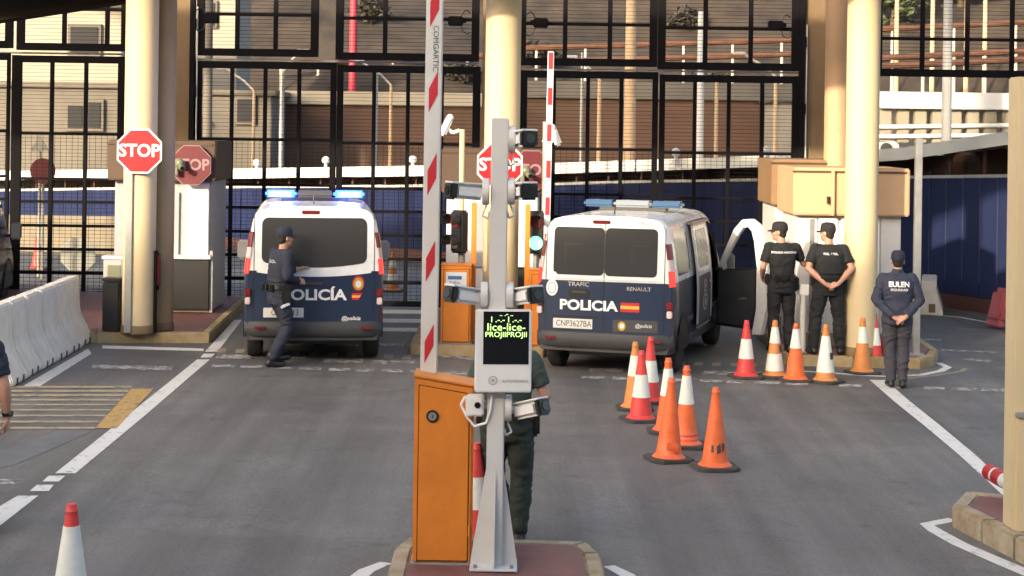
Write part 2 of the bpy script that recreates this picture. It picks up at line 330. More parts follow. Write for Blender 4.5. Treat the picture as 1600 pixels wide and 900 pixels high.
# stop line made of blocks in front of the vans
def dash_row(name, segs, m):
    return mark(name, [gp((a, y + hh), (c, y + hh + (c - a) * .018), (c + 2, y - hh + (c - a) * .018), (a + 2, y - hh)) for a, c, y, hh in segs], m)
def rowy(x, y0): return y0 + (x - 330) * 0.0315
dash_row('dashed_give_way_line', [(x, x + wd, rowy(x, 571.5) - 0.0 * x, 2.0) for x, wd in ((330, 36), (375, 34), (421, 35), (466, 35), (513, 33), (556, 26), (595, 33), (640, 30), (693, 36), (850, 0.1), (908, 36), (956, 30), (1002, 28), (1040, 28), (1092, 36), (1135, 26), (1178, 40), (1226, 36), (1310, 36), (1395, 20), (1442, 33), (1486, 38), (1532, 36))], 'wworn')
dash_row('painted_crossing_blocks', [(337, 392, 557, 3), (452, 476, 558.5, 1.5), (505, 566, 563.5, 3), (580, 604, 566, 3), (608, 646, 565.5, 2), (920, 972, 578, 2.4), (1020, 1060, 580, 2), (1098, 1160, 582.5, 2.6), (1180, 1235, 583, 2)], 'wworn')
dash_row('tan_bump_squares', [(x, x + 14, 548 + (x - 340) * 0.036, 3.2) for x in range(338, 640, 29)] + [(x, x + 13, 565 + (x - 860) * 0.017, 2.6) for x in range(1000, 1220, 28)], 'yworn')
mark('island_edge_line', quad_line([G(1230, 579), G(1300, 583), G(1345, 587), G(1390, 588.5), G(1440, 586), G(1470, 580), G(1481, 574), G(1465, 567)], 0.10, 0.12), 'wline')
mark('faded_yellow_line', quad_line([G(1410, 592), G(1460, 587), G(1500, 581), G(1510, 576)], 0.1, 0.08), 'yworn')
mark('island_edge_line', quad_line([G(1620, 902), G(1560, 877), G(1500, 851), G(1462, 830), G(1448, 820), G(1490, 812)], 0.16, 0.12), 'wline')
mark('far_lane_marks', [gp((440 + q * 70, 540), (490 + q * 70, 541), (492 + q * 70, 537), (442 + q * 70, 536)) for q in range(3)] + [gp((1435, 531), (1470, 533), (1470, 530), (1436, 529)), gp((1470, 548), (1560, 552), (1560, 550), (1472, 546)), gp((1500, 562), (1545, 566), (1552, 563), (1508, 560)), gp((640, 553), (760, 566), (762, 563), (690, 552)), gp((730, 557), (800, 583), (806, 581), (745, 556))], 'wworn')
mark('far_kerb_line', quad_line([G(1432, 490), G(1500, 496), G(1560, 507), G(1640, 522)], 0.12, 0.12), 'wline')
mark('patched_asphalt', [gp((1435, 500), (1600, 525), (1640, 548), (1435, 532))], 'wworn', 0.002).data.materials[0] = mat('patch', (0.125, 0.122, 0.118), 0.8, var=0.15, scale=3)
mark('bluish_skid_patch', [gp((-60, 740), (20, 728), (150, 672), (95, 672), (20, 700), (-60, 715))], 'wworn', 0.003).data.materials[0] = mat('skid', (0.125, 0.128, 0.132), 0.6, var=0.2, scale=3)

def island(name, pts, h, kw, kmat, topmat, stones=0.0):
    """raised island: polygon of ground points, kerb ring around a paved top"""
    pts = [Vector(p) for p in pts]
    c = sum(pts, Vector()) / len(pts)
    n = len(pts)
    area = sum(pts[i].x * pts[(i + 1) % n].y - pts[(i + 1) % n].x * pts[i].y for i in range(n))
    if area < 0: pts.reverse()
    inner = []
    for i, p in enumerate(pts):
        a, d = (p - pts[i - 1]), (pts[(i + 1) % n] - p); a.z = d.z = 0; a.normalize(); d.normalize()
        nn = Vector((-(a.y + d.y), a.x + d.x, 0)); nn.normalize(); k = max(0.5, nn.dot(Vector((-a.y, a.x, 0))))
        inner.append(p + nn * (kw / k))
    root = MB()
    root.add([(p.x, p.y, gz(p.x) + h - 0.008) for p in inner] + [(p.x, p.y, gz(p.x) - 0.02) for p in inner], [tuple(range(n))] + [(i, (i + 1) % n, n + (i + 1) % n, n + i) for i in range(n)])
    o = struct(root.build(name, M[topmat]))
    for i in range(n):
        j = (i + 1) % n
        L = (pts[j] - pts[i]).length
        k = max(1, int(round(L / stones))) if stones else 1
        for q in range(k):
            g = 0.004 if k > 1 else 0
            t0, t1 = q / k + (g / L), (q + 1) / k - (g / L)
            a0, a1 = pts[i].lerp(pts[j], t0), pts[i].lerp(pts[j], t1); b0, b1 = inner[i].lerp(inner[j], t0), inner[i].lerp(inner[j], t1)
            s = MB()
            vv = [(p.x, p.y, gz(p.x) - 0.02) for p in (a0, a1, b1, b0)] + [(p.x, p.y, gz(p.x) + h) for p in (a0, a1, b1, b0)]
            s.add(vv, [(0, 3, 2, 1), (4, 5, 6, 7), (0, 1, 5, 4), (1, 2, 6, 5), (2, 3, 7, 6), (3, 0, 4, 7)])
            s.build('kerb_stone', M[kmat], o, bevel=0.018, smooth=40)
    return o
def gpt(px, Y): return onground(px, Y)
near = [(-0.83, 11.0), (-0.83, 12.9), (-0.74, 13.25), (0.62, 13.25), (0.70, 12.9), (0.72, 11.0), (0.72, 8.5), (-0.83, 8.5)]
island('traffic_island', [Vector((x, y, 0)) for x, y in near], 0.15, 0.13, 'kerbn', 'redtile', 1.0)
mark('island_edge_line', quad_line([Vector((-1.15, 8.5, 0)), Vector((-1.15, 12.2, 0)), Vector((-1.03, 12.75, 0)), Vector((-0.9, 13.0, 0))], 0.17, 0.1), 'wline')
mark('island_edge_line', quad_line([Vector((1.04, 8.5, 0)), Vector((1.02, 12.2, 0)), Vector((0.9, 12.85, 0)), Vector((0.78, 13.1, 0))], 0.17, 0.1), 'wline')
mark('asphalt_ramp', [[Vector((1.12, 9, 0)), Vector((1.45, 9, 0)), Vector((1.35, 12.4, 0)), Vector((1.12, 12.6, 0))]], 'wworn', 0.003).data.materials[0] = mat('patch2', (0.12, 0.12, 0.122), 0.8, var=0.15, scale=3)
a0, a1, a2 = G(150, 536), G(328, 536), G(372, 492)
island('traffic_island', [Vector((a0.x - 3.2, a0.y, 0)), a0, a1, a2, Vector((a2.x - 0.1, a2.y + 2.5, 0)), Vector((a0.x - 3.2, a2.y + 2.5, 0))], 0.15, 0.14, 'kerb', 'redtile', 1.2)
c0, c1 = G(640, 554), G(850, 559)
island('traffic_island', [c0, c1, Vector((c1.x + 0.15, c1.y + 5, 0)), Vector((c0.x, c0.y + 5, 0))], 0.15, 0.14, 'kerb', 'redtile', 1.2)
r0, r1, r2, r3 = G(1228, 571), G(1440, 577), G(1460, 572), G(1466, 562)
island('traffic_island', [r0, r1, r2, r3, Vector((r3.x + 0.3, r3.y + 4.5, 0)), Vector((r0.x + 0.1, r0.y + 4.5, 0))], 0.15, 0.14, 'kerb', 'redtile', 1.2)
n0, n1, n2 = G(1487, 824), G(1512, 809), G(1680, 915)
island('traffic_island', [G(1487, 823), G(1700, 935), Vector((6.5, 12.5, 0)), Vector((6.5, 14.6, 0)), G(1508, 800)], 0.19, 0.14, 'kerbn', 'redtile', 0.55)

# ------------------------------------------------------------------ unseen block added behind the camera, sized to shade the lanes
bb = thing('shade_block', 'unseen concrete block added behind the viewpoint to shade the lanes', 'building', (0, -14, 0))
hb = 1.8 + (26 + 14) * math.tan(SUN_EL) / math.cos(SUN_AZ) - 0.6
MB().box((-12, -4, hb / 2), (70, 8, hb)).build('wall', M['bconc'], bb)
for q in range(9): MB().box((-36 + q * 6, 0.03, 5.0), (3, 0.1, 1.6)).build('window', M['glass'], bb)

# ------------------------------------------------------------------ canopy over the gates
can = thing('canopy', 'dark canopy roof edge sloping across the top left corner', 'canopy', (0, 0, 0))
MB().box((0, 30.0, 12.2), (44, 13.2, 0.3)).build('roof_slab', M['soffit'], can)
MB().box((0, 23.45, 7.05), (44, 0.2, 2.3)).build('shade_beam', M['cream'], can)  # added beam above the view, sized to shade rear columns and pillars
pa, pb = P(235, -2, 26.3), P(-140, 56, 26.3)
dd = (pb - pa); ang = math.atan2(dd.z, dd.x)
rot = Matrix.Rotation(-math.atan2(dd.z, dd.x), 3, 'Y')
up = Vector((-dd.z, 0, dd.x)).normalized(); up = up if up.z > 0 else -up
mid = (pa + pb) / 2
MB().box(mid + up * 0.06, (dd.length, 0.5, 0.12), rot=rot).build('edge_trim', M['darkb'], can)
MB().box(mid + up * 0.42 + Vector((0, 0.3, 0)), (dd.length, 0.9, 0.598), rot=rot).build('edge_beam', M['black'], can)

# ------------------------------------------------------------------ columns
def column(label, px0, px1, pybase, h=0.15, ztop=12.04, m='cream', Y=None, group=None):
    g = G((px0 + px1) / 2, pybase, h) if Y is None else onground((px0 + px1) / 2, Y, h)
    r = (px1 - px0) / 2 * g.y / FPX
    t = thing('column', label, 'column', (g.x, g.y + r, g.z), group=group)
    H = ztop - g.z
    MB().lathe([(r, 0), (r, H)], 40).build('shaft', M[m], t, smooth=40)
    MB().lathe([(r + 0.012, -0.002), (r + 0.012, 0.10), (r + 0.002, 0.115)], 40).build('base_band', M['creamd'], t, smooth=40)
    return t, r
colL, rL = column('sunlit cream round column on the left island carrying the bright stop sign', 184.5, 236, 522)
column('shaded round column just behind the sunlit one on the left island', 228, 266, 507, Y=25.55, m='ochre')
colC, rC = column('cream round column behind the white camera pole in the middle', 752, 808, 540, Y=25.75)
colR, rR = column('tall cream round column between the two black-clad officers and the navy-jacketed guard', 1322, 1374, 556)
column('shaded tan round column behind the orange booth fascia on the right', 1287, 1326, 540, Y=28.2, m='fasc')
MB().box((-0.10, -rL - 0.02, 1.42), (0.10, 0.03, 2.8)).build('cable_duct', M['steeld'], colL, bevel=0.006)
MB().tube((0.255, -0.06, 0), (0.255, -0.06, 1.2), 0.025, n=10).build('pipe', M['darkb'], colL)

# ------------------------------------------------------------------ gates
GY = 31.0; KG = FPX / GY
def gx(px, z=2.5):
    return onground(px, GY, z)[0]
def wires(parent, x0, x1, z0, z1, pitch, vp=None, y=GY):
    s = MB(); t = 0.007
    z = z0 + pitch / 2
    while z < z1: s.box(((x0 + x1) / 2, y + 0.02, z), (x1 - x0, t, t)); z += pitch
    if vp:
        x = x0 + vp / 2
        while x < x1: s.box((x, y + 0.029, (z0 + z1) / 2), (t * 0.8, t * 0.8, z1 - z0)); x += vp
    return stuff(s.build('wire_mesh', M['wire'], parent))
def bar(parent, x0, x1, z0, z1, d=0.06, y=GY, name='bar', m='black'):
    s = MB().box((0, 0, 0), (x1 - x0, d, z1 - z0))
    o = s.build(name, M[m], parent, bevel=0.006); o.location = ((x0 + x1) / 2, y, (z0 + z1) / 2); return o
ZM = [2.96, 2.15, 1.74, 1.31, 0.89, 0.47]
def leaf(label, px, thick_first, thick_last, group=None):
    """one gate leaf; px: pixel columns of its verticals"""
    xs = [gx(p) for p in px]
    base = gz((xs[0] + xs[-1]) / 2)
    g = thing('gate_leaf', label, 'gate', (0, 0, base), group=group)
    z0, z1 = 0.04, 4.36
    for i, x in enumerate(xs):
        hw = 0.055 if i in (0, len(xs) - 1) else 0.034
        if i == 0: hw = thick_first
        if i == len(xs) - 1: hw = thick_last
        bar(g, x - hw, x + hw, z0, z1, 0.07, name='vertical_bar')
    bar(g, xs[0] + thick_first, xs[-1] - thick_last, z1 - 0.13, z1 - 0.002, 0.064, name='top_rail')
    bar(g, xs[0] + thick_first, xs[-1] - thick_last, z0, z0 + 0.10, 0.064, name='bottom_rail')
    for z in ZM: bar(g, xs[0] + thick_first, xs[-1] - thick_last, z - 0.026, z + 0.026, 0.05, name='horizontal_bar')
    wires(g, xs[0], xs[-1], ZM[0], z1 - 0.1, 0.066)
    wires(g, xs[0], xs[-1], z0 + 0.1, ZM[0], 0.066, 0.105)
    return g
leaf('black mesh gate leaf at the far left behind the concrete barriers', (25, 80, 133, 188), 0.09, 0.06)
leaf('black mesh gate leaf behind the left half of the van with lit blue beacons', (309, 361, 413, 466, 519.5), 0.06, 0.055)
leaf('black mesh gate leaf between the van with lit beacons and the middle column', (530, 583, 636, 689, 743), 0.055, 0.07)
leaf('black mesh gate leaf just right of the middle column', (816, 864, 917, 969, 1022), 0.07, 0.05)
leaf('black mesh gate leaf behind the open door of the right van', (1033, 1084, 1137, 1189, 1241), 0.05, 0.06)
leaf('black mesh gate leaf cut by the left edge of the picture', (-180, -130, -77, -27, 12), 0.06, 0.03)
def upper(label, px, pl, pr, zs=(5.2, 5.95)):
    xs = [gx(p, 5) for p in px]; x0, x1 = gx(pl, 5), gx(pr, 5)
    base = gz((x0 + x1) / 2)
    g = thing('transom_panel', label, 'gate', (0, 0, base))
    zb, zt = 4.45, 6.24 - base
    bar(g, x0, x1, zb, zb + 0.13, 0.08, name='bottom_rail')
    for x in (x0, x1): bar(g, x - 0.07, x + 0.07, zb + 0.002, zt, 0.09, name='vertical_bar')
    for x in xs: bar(g, x - 0.04, x + 0.04, zb + 0.13, zt, 0.06, name='vertical_bar')
    for z in zs: bar(g, x0 + 0.07, x1 - 0.07, z - 0.03, z + 0.03, 0.05, name='horizontal_bar')
    wires(g, x0, x1, zb + 0.1, zt, 0.066)
    return g
upper('fixed black mesh transom above the leftmost gate near the dark roof edge', (101, 168), 33, 196)
upper('small fixed black mesh transom at the very left edge', (-30,), -100, 15)
upper('fixed black mesh transom above the lit beacons with a lock box on its left', (371, 431), 314, 492)
upper('fixed black mesh transom beside the middle column with a lock box on its right', (602, 672), 531, 743)
upper('fixed black mesh transom right of the middle column above the striped arm tip', (883, 953), 816, 1021)
upper('fixed black mesh transom above the right van with a lock box on its right', (1102, 1173), 1034, 1243)
upper('fixed black mesh transom above the white building at the right', (1441, 1511, 1581), 1372, 1660, zs=(5.13,))
def lintel(px0, px1, label):
    x0, x1 = gx(px0, 4.4), gx(px1, 4.4)
    o = MB().box((0, 0, 0), (x1 - x0, 0.05, 0.035)).build('guide_rail', M['greyw'], bevel=0.005)
    o.location = ((x0 + x1) / 2, GY + 0.1, 4.405 + gz((x0 + x1) / 2)); tag(o, label, 'rail')
lintel(-60, 300, 'pale guide rail over the leftmost gates'); lintel(303, 748, 'pale guide rail over the gate behind the van with lit beacons'); lintel(812, 1252, 'pale guide rail over the gate behind the right van')
def pillar(label, px0, px1, m, w=0.5):
    x0, x1 = gx(px0, 3), gx(px1, 3); base = gz((x0 + x1) / 2)
    t = thing('pillar', label, 'pillar', ((x0 + x1) / 2, GY + 0.25, base))
    MB().box((0, 0, 3.1), (x1 - x0, w, 6.2)).build('shaft', M[m], t, bevel=0.015)
    MB().box((0, 0, 0.1), (x1 - x0 + 0.03, w + 0.03, 0.2)).build('base_band', M['bconc'], t, bevel=0.01)
    return t
pillar('shaded brown gate pillar behind the left columns', 196, 296, 'creamd')
pillar('shaded brown gate pillar behind the orange booth at the right', 1256, 1312, 'creamd')
pillar('narrow gate pillar hidden behind the middle column', 752, 808, 'creamd')
def gatepost(px, label):
    x = gx(px, 3); o = thing('gate_post', label, 'post', (x, GY - 0.05, gz(x)))
    MB().box((0, 0, 3.1), (0.10, 0.10, 6.2)).build('shaft', M['black'], o, bevel=0.01)
    for z in (1.0, 2.4, 3.7, 4.9): MB().tube((0.045, -0.06, z), (0.045, -0.06, z + 0.18), 0.03, n=10).build('hinge', M['black'], o)
    MB().tube((0.085, -0.02, 0), (0.085, -0.02, 5.3), 0.013, n=8).build('conduit', M['greyw'], o)
gatepost(300, 'black hinge post at the left end of the gate behind the lit beacons'); gatepost(1250, 'black hinge post beside the brown pillar at the right'); 
def lockbox(px, py, label, s=1):
    p = P(px, py, GY - 0.1)
    t = thing('lock_box', label, 'lock', (p.x, p.y, p.z))
    MB().box((0, 0, 0), (0.27, 0.14, 0.17)).build('housing', M['black'], t, bevel=0.02)
    MB().box((0.16 * s, 0, 0.01), (0.06, 0.06, 0.08)).build('latch', M['black'], t, bevel=0.01)
    MB().path([Vector((0.10 * s, -0.02, 0.08)), Vector((0.14 * s, -0.02, 0.17)), Vector((0.2 * s, -0.02, 0.20)), Vector((0.26 * s, -0.02, 0.14))], 0.012, 6).build('cable', M['plastb'], t)
    MB().path([Vector((0.10 * s, -0.02, -0.08)), Vector((0.13 * s, -0.02, -0.19)), Vector((0.21 * s, -0.02, -0.23)), Vector((0.30 * s, -0.02, -0.18))], 0.009, 6).build('cable', M['plastb'], t)
lockbox(330, 29, 'black lock box with cables high on the gate next to the left pillar', -1)
lockbox(712, 33, 'black lock box with cables just left of the middle column'); lockbox(845, 36, 'black lock box with cable just right of the middle column', -1); lockbox(1212, 40, 'black lock box with cable next to the brown pillar on the right')

# ------------------------------------------------------------------ beyond the gates: covered blue walkway
wk = thing('covered_walkway', 'blue sheet-walled covered walkway with white roof edge beyond the gates', 'walkway', (0, 0, 0))
def wp(px, pyb, pyt, Y):      # base follows ground; returns ground point, wall top z, fascia z
    return P(px, pyb, Y), P(px, pyt, Y)
way = [(1660, 272, 206, 31.2), (1590, 275, 216, 32.6), (1430, 277, 240, 35.2), (1330, 279, 247, 36.3), (1200, 281, 252, 37.8), (1000, 284, 259, 39.0), (850, 288, 264, 40.5), (600, 291, 268, 42.5), (330, 293, 272, 44.5), (100, 296, 273, 46.0), (-120, 299, 276, 47.5)]
pan = {}
for (ax, at, af, aY), (bx, bt, bf, bY) in zip(way[:-1], way[1:]):
    A, B = P(ax, at, aY), P(bx, bt, bY); FA, FB = P(ax, af, aY), P(bx, bf, bY)
    d = Vector((B.x - A.x, B.y - A.y, 0)); L = d.length; ang = math.atan2(d.y, d.x); n_ = max(1, round(L / 0.46)); u_ = d / L; nrm = Vector((-u_.y, u_.x, 0)); nrm = nrm if nrm.y > 0 else -nrm
    for i in range(n_):
        if ax > 1300: MB().box((0, 0, 0), (0.016, 0.02, A.z - 0.40)).build('batten', M['battenblue'], wk, loc=(A.x + d.x * i / n_ - nrm.x * 0.03, A.y + d.y * i / n_ - nrm.y * 0.03, 0.22 + A.z / 2), rz=ang)
        t = (i + 0.5) / n_; top = A.z + (B.z - A.z) * t; g0 = gz(A.x + d.x * t) + 0.28
        key = (round(L / n_, 2), round(top - g0, 1))
        if key not in pan: pan[key] = MB().box((0, 0, 0.5), (L / n_ - 0.012, 0.05, 1.0)).mesh('panel', M['bluewall'], bevel=0.004)
        o = link('panel', pan[key], wk, (A.x + d.x * t, A.y + d.y * t, g0), ang); o.scale = (1, 1, top - g0 - 0.03)
        if i % 2 == 0:
            MB().box((0, 0, 0), (0.05, 0.05, FA.z + (FB.z - FA.z) * t - g0)).build('post', M['plinth'], wk, loc=tuple(Vector((A.x + d.x * (i / n_), A.y + d.y * (i / n_), (FA.z + (FB.z - FA.z) * t + g0) / 2)) + nrm * 0.08), rz=ang)
    def seg(name, z0, z1, th, m, off=0.0, ha=None):
        s = MB(); vv = []
        for p, za, zb in ((A, z0[0], z1[0]), (B, z0[1], z1[1])):
            for o_ in (off - th / 2, off + th / 2):
                for z in (za, zb): vv.append(Vector((p.x, p.y, z)) + nrm * o_)
        s.add(vv, [(0, 1, 3, 2), (4, 6, 7, 5), (0, 4, 5, 1), (2, 3, 7, 6), (1, 5, 7, 3), (0, 2, 6, 4)]); return s.build(name, M[m], wk)
    seg('plinth', (gz(A.x), gz(B.x)), (gz(A.x) + 0.275, gz(B.x) + 0.275), 0.16, 'plinth')
    seg('top_rail', (A.z - 0.025, B.z - 0.025), (A.z + 0.035, B.z + 0.035), 0.09, 'steel')
    seg('roof_edge', (FA.z - 0.12, FB.z - 0.12), (FA.z + 0.13, FB.z + 0.13), 0.1, 'white', -0.2)
    seg('roof', (FA.z + 0.03, FB.z + 0.03), (FA.z + 0.11, FB.z + 0.11), 1.8, 'greyw', 0.76)
    A, B = A - u_ * 0.9, B + u_ * 0.9
    seg('rear_wall', (gz(A.x), gz(B.x)), (FA.z, FB.z), 0.06, 'wallbrown', 1.55)

# low concrete wall and pavement stripes seen through the left gate
pw = [P(-150, 392, 41.5), P(190, 392, 41.5)]
lw = MB().box(((pw[0].x + pw[1].x) / 2, 41.5, 0.55), (pw[1].x - pw[0].x, 0.3, 1.0)).build('low_wall', M['bconc'], bevel=0.02); tag(lw, 'low beige concrete wall beyond the leftmost gate', 'wall')
mark('far_crossing', [gp((100, 478 + q * 7), (185, 479 + q * 7), (185, 482 + q * 7), (100, 481 + q * 7)) for q in range(3)] + [gp((590, 484 + q * 14), (690, 485 + q * 14), (690, 491 + q * 14), (590, 490 + q * 14)) for q in range(3)], 'wline')

# terrain: hillside behind everything
hs = MB(); nx, ny = 70, 26
def hz(x, y):
    t = max(0, (y - 62) / 50.0)
    return 2.6 + 26 * t + 1.6 * noise.noise(Vector((x * 0.12, y * 0.12, 0))) + 0.8 * noise.noise(Vector((x * 0.4, y * 0.4, 5))) + 0.9 * math.floor((y - 62) / 6.0) * 0.3
vv = [(-60 + 120 * i / nx, 62 + 50 * j / ny, hz(-60 + 120 * i / nx, 62 + 50 * j / ny) if j > 0 else 0) for j in range(ny + 1) for i in range(nx + 1)]
hs.add(vv, [(j * (nx + 1) + i, j * (nx + 1) + i + 1, (j + 1) * (nx + 1) + i + 1, (j + 1) * (nx + 1) + i) for j in range(ny) for i in range(nx)])
struct(hs.build('hillside', M['rock'], smooth=60))
# retaining wall below it
def simple_wall(name, label, px0, px1, pyt, pyb, Y, m, th=0.4, coping=None, cm='house', dy=0.0):
    a = P(px0, pyt, Y); c = P(px1, pyt + dy, Y)
    t = thing(name, label, 'wall', ((a.x + c.x) / 2, Y, 0)); zt = (a.z + c.z) / 2
    MB().box((0, 0, zt / 2), (c.x - a.x, th, zt)).build('face', M[m], t, bevel=0.02)
    if coping: MB().box((0, -0.05, zt + coping / 2 + 0.002), (c.x - a.x + 0.1, th + 0.2, coping)).build('coping', M[cm], t, bevel=0.02)
    return t
simple_wall('retaining_wall', 'red-brown retaining wall with pale top seen through the gate above the lit beacons', 285, 770, 164, 235, 54, 'wallbrown', coping=0.42)
simple_wall('retaining_wall', 'dark brown retaining wall with grey top band behind the right van gate', 800, 1262, 156, 240, 55, 'wallbrown', coping=0.55, cm='houseb')
for k, (x0, x1, y0, Y, tl) in enumerate([(410, 760, 95, 66, 'long rusty rail on the hillside left of the middle column'), (800, 1260, 70, 66, 'upper rusty rail on the hillside behind the right gate'), (800, 1260, 92, 61, 'lower rusty rail on the hillside behind the right gate'), (1370, 1660, 40, 66, 'upper rusty rail on the hillside over the white building'), (1370, 1660, 85, 60, 'middle rusty rail on the hillside over the white building'), (1370, 1660, 98, 58, 'lowest rusty rail on the hillside over the white building')]):
    a = P(x0, y0 + 6, Y); c = P(x1, y0 - 8, Y); t = thing('rusty_rail', tl, 'rail', (0, 0, 0))
    MB().tube(a, c, 0.11, n=8).build('rail', M['rust'], t)
    for q in range(6):
        p = a.lerp(c, (q + .5) / 6); MB().tube((p.x, p.y + 0.02, min(0, p.z)), (p.x, p.y, p.z), 0.05, n=8).build('support', M['pole'], t)

# houses
def house(label, px0, px1, pyt, Y, m, depth=5, wins=(), roofm='houseb', name='house'):
    a, c = P(px0, pyt, Y), P(px1, pyt, Y)
    t = thing(name, label, 'house', ((a.x + c.x) / 2, Y, gz((a.x + c.x) / 2))); W = c.x - a.x; H = a.z - gz((a.x + c.x) / 2)
    MB().box((0, depth / 2, H / 2), (W, depth, H)).build('wall', M[m], t, bevel=0.03)
    MB().box((0, depth / 2, H + 0.082), (W + 0.3, depth + 0.3, 0.16)).build('roof', M[roofm], t, bevel=0.03)
    for (wx0, wy0, wx1, wy1) in wins:
        p0, p1 = P(wx0, wy0, Y), P(wx1, wy1, Y)
        cx, cz = (p0.x + p1.x) / 2 - t.location.x, (p0.z + p1.z) / 2 - t.location.z; ww, hh = abs(p1.x - p0.x), abs(p0.z - p1.z)
        wd = MB().box((0, 0, 0), (ww + 0.18, 0.12, hh + 0.18)).build('window', M['houseb'], t, loc=(cx, -0.05, cz), bevel=0.01)
        MB().box((0, -0.065, 0), (ww, 0.05, hh)).build('pane', M['glass'], wd)
    return t
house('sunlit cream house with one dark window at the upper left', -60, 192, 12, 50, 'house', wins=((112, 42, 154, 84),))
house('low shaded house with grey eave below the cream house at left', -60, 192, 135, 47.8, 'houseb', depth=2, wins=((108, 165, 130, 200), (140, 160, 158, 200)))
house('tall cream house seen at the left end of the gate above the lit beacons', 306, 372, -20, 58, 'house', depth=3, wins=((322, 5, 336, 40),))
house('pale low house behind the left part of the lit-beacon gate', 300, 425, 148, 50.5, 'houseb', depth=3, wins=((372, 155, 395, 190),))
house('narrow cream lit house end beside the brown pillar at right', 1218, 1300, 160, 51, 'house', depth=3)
# bright white terrace building at right
wb_ = thing('terrace_building', 'bright white terrace building with two railings at the right', 'building', (0, 0, 0))
Yw = 44.0
a, c = P(1365, 200, Yw), P(1690, 200, Yw); W = c.x - a.x; cx = (a.x + c.x) / 2
def wz(py): return P(1480, py, Yw).z
MB().box((cx, Yw + 2.2, wz(165) / 2), (W, 4, wz(165))).build('wall', M['white'], wb_)
MB().box((cx, Yw - 0.2, wz(158)), (W, 0.9, 0.42)).build('cornice', M['white'], wb_, bevel=0.02)
for py in (195, 210): MB().tube((a.x, Yw - 0.5, wz(py) - 0.08), (c.x, Yw - 0.5, wz(py) + 0.06), 0.055, n=8).build('railing', M['white'], wb_)
for i in range(12):
    x = a.x + W * (i + 0.5) / 12
    MB().box((x, Yw - 0.3, wz(195)), (0.3, 0.25, wz(165) - wz(222))).build('pier', M['house'], wb_, bevel=0.02)
for px in (1385, 1500): MB().tube(P(px, 232, Yw - 1.0), P(px + 9, 231, Yw - 2.0), 0.17, n=20).build('duct', M['greyw'], wb_); 
for px in (1385, 1500): MB().tube(P(px + 0, 232, Yw - 2.02), P(px, 232, Yw - 2.06), 0.14, n=20).build('duct_mouth', M['plastb'], wb_)

# lamp poles, banner
def lamp(label, px, pyt, Y, r, m='pole', arm=0, name='lamp_post', cat='lamp post', pyb=None):
    p = P(px, pyt, Y); zb = hz(p.x, Y) - 0.4 if Y >= 62 else gz(p.x)
    t = thing(name, label, cat, (p.x, Y, zb))
    H = p.z - zb
    MB().tube((0, 0, 0), (0, 0, H), r * 1.15, r * 0.85, 10).build('pole', M[m], t, smooth=40)
    if arm:
        MB().path([Vector((0, 0, H)), Vector((arm * 0.35, 0, H + 0.28)), Vector((arm, 0, H + 0.62))], r * 0.6, 8).build('arm', M['pole'], t)
        MB().box((arm * 1.15, 0, H + 0.66), (0.35, 0.16, 0.08)).build('lamp_head', M['greyw'], t, bevel=0.02)
    return t
lamp('short pale lamp post with leftward arm behind the lit-beacon gate, nearest its left end', 397, 142, 49.5, 0.05, 'tanpole', -0.8)
lamp('grey lamp post with arm to the right behind the lit-beacon gate', 441, 115, 49, 0.08, 'steel', 0.5)
lamp('thick pale pipe post at the left end of the lit-beacon gate', 327, -10, 47.9, 0.13, 'houseb', name='pipe_post', cat='post')
lamp('tan lamp post with leftward arm left of the striped arm', 611, 133, 49, 0.05, 'tanpole', -0.8)
lamp('thin grey post right of the red banner pole', 588, 108, 48.8, 0.07, 'steel', name='thin_post', cat='post')
lamp('red banner pole rising behind the gate left of the striped arm', 553, -20, 56.5, 0.14, 'redpole', name='banner_pole', cat='pole')
lamp('thick tan wooden pole behind the gate right of the middle column', 987, -30, 49.2, 0.17, 'tanpole', name='utility_pole', cat='pole')
lamp('thin tan lamp post left of the thick wooden pole', 937, 125, 48.9, 0.065, 'tanpole', -0.7)
lamp('grey thin post nearest the right striped arm', 910, 82, 49.4, 0.055, 'steel', name='thin_post', cat='post')
lamp('grey-white post behind the gate above the right van', 1096, 18, 48.7, 0.11, 'greyw', name='thin_post', cat='post')
lamp('slim rusty post right of the grey-white post', 1120, 125, 49.6, 0.06, 'tanpole', name='thin_post', cat='post')
lamp('tan lamp post beside the narrow cream house end', 1212, 120, 49, 0.06, 'tanpole', -0.9)
lamp('thick white-grey mast in front of the white terrace building', 1482, -30, 40.5, 0.12, 'greyw', name='mast', cat='pole')
for px, lb in ((1402, 'cream fence post nearest the tall right column'), (1458, 'cream fence post left of the thick mast'), (1511, 'cream fence post right of the thick mast'), (1540, 'cream fence post near the right edge')):
    lamp(lb + ' on the hillside', px, -10, 63.0, 0.09, 'tanpole', name='fence_post', cat='post')
def camlite(px, py, Y, label):
    p = P(px, py, Y); t = thing('security_camera', label, 'camera', tuple(p))
    MB().ball((0, 0, 0.14), (0.10, 0.10, 0.10)).build('dome', M['white'], t, smooth=60); MB().tube((0, 0, -0.12), (0, 0, 0.12), 0.04, n=8).build('bracket', M['white'], t)
camlite(401, 263, 44.0, 'small white dome camera on the walkway roof above the lit beacons, left one')
camlite(509, 259, 43.2, 'small white dome camera on the walkway roof left of the gate meeting bars')
camlite(645, 258, 42.2, 'small white dome camera on the walkway roof next to the striped arm')
camlite(1056, 248, 38.3, 'small white dome camera on the walkway roof above the right van')
camlite(1198, 246, 36.6, 'small white dome camera on the walkway roof by the brown booth')

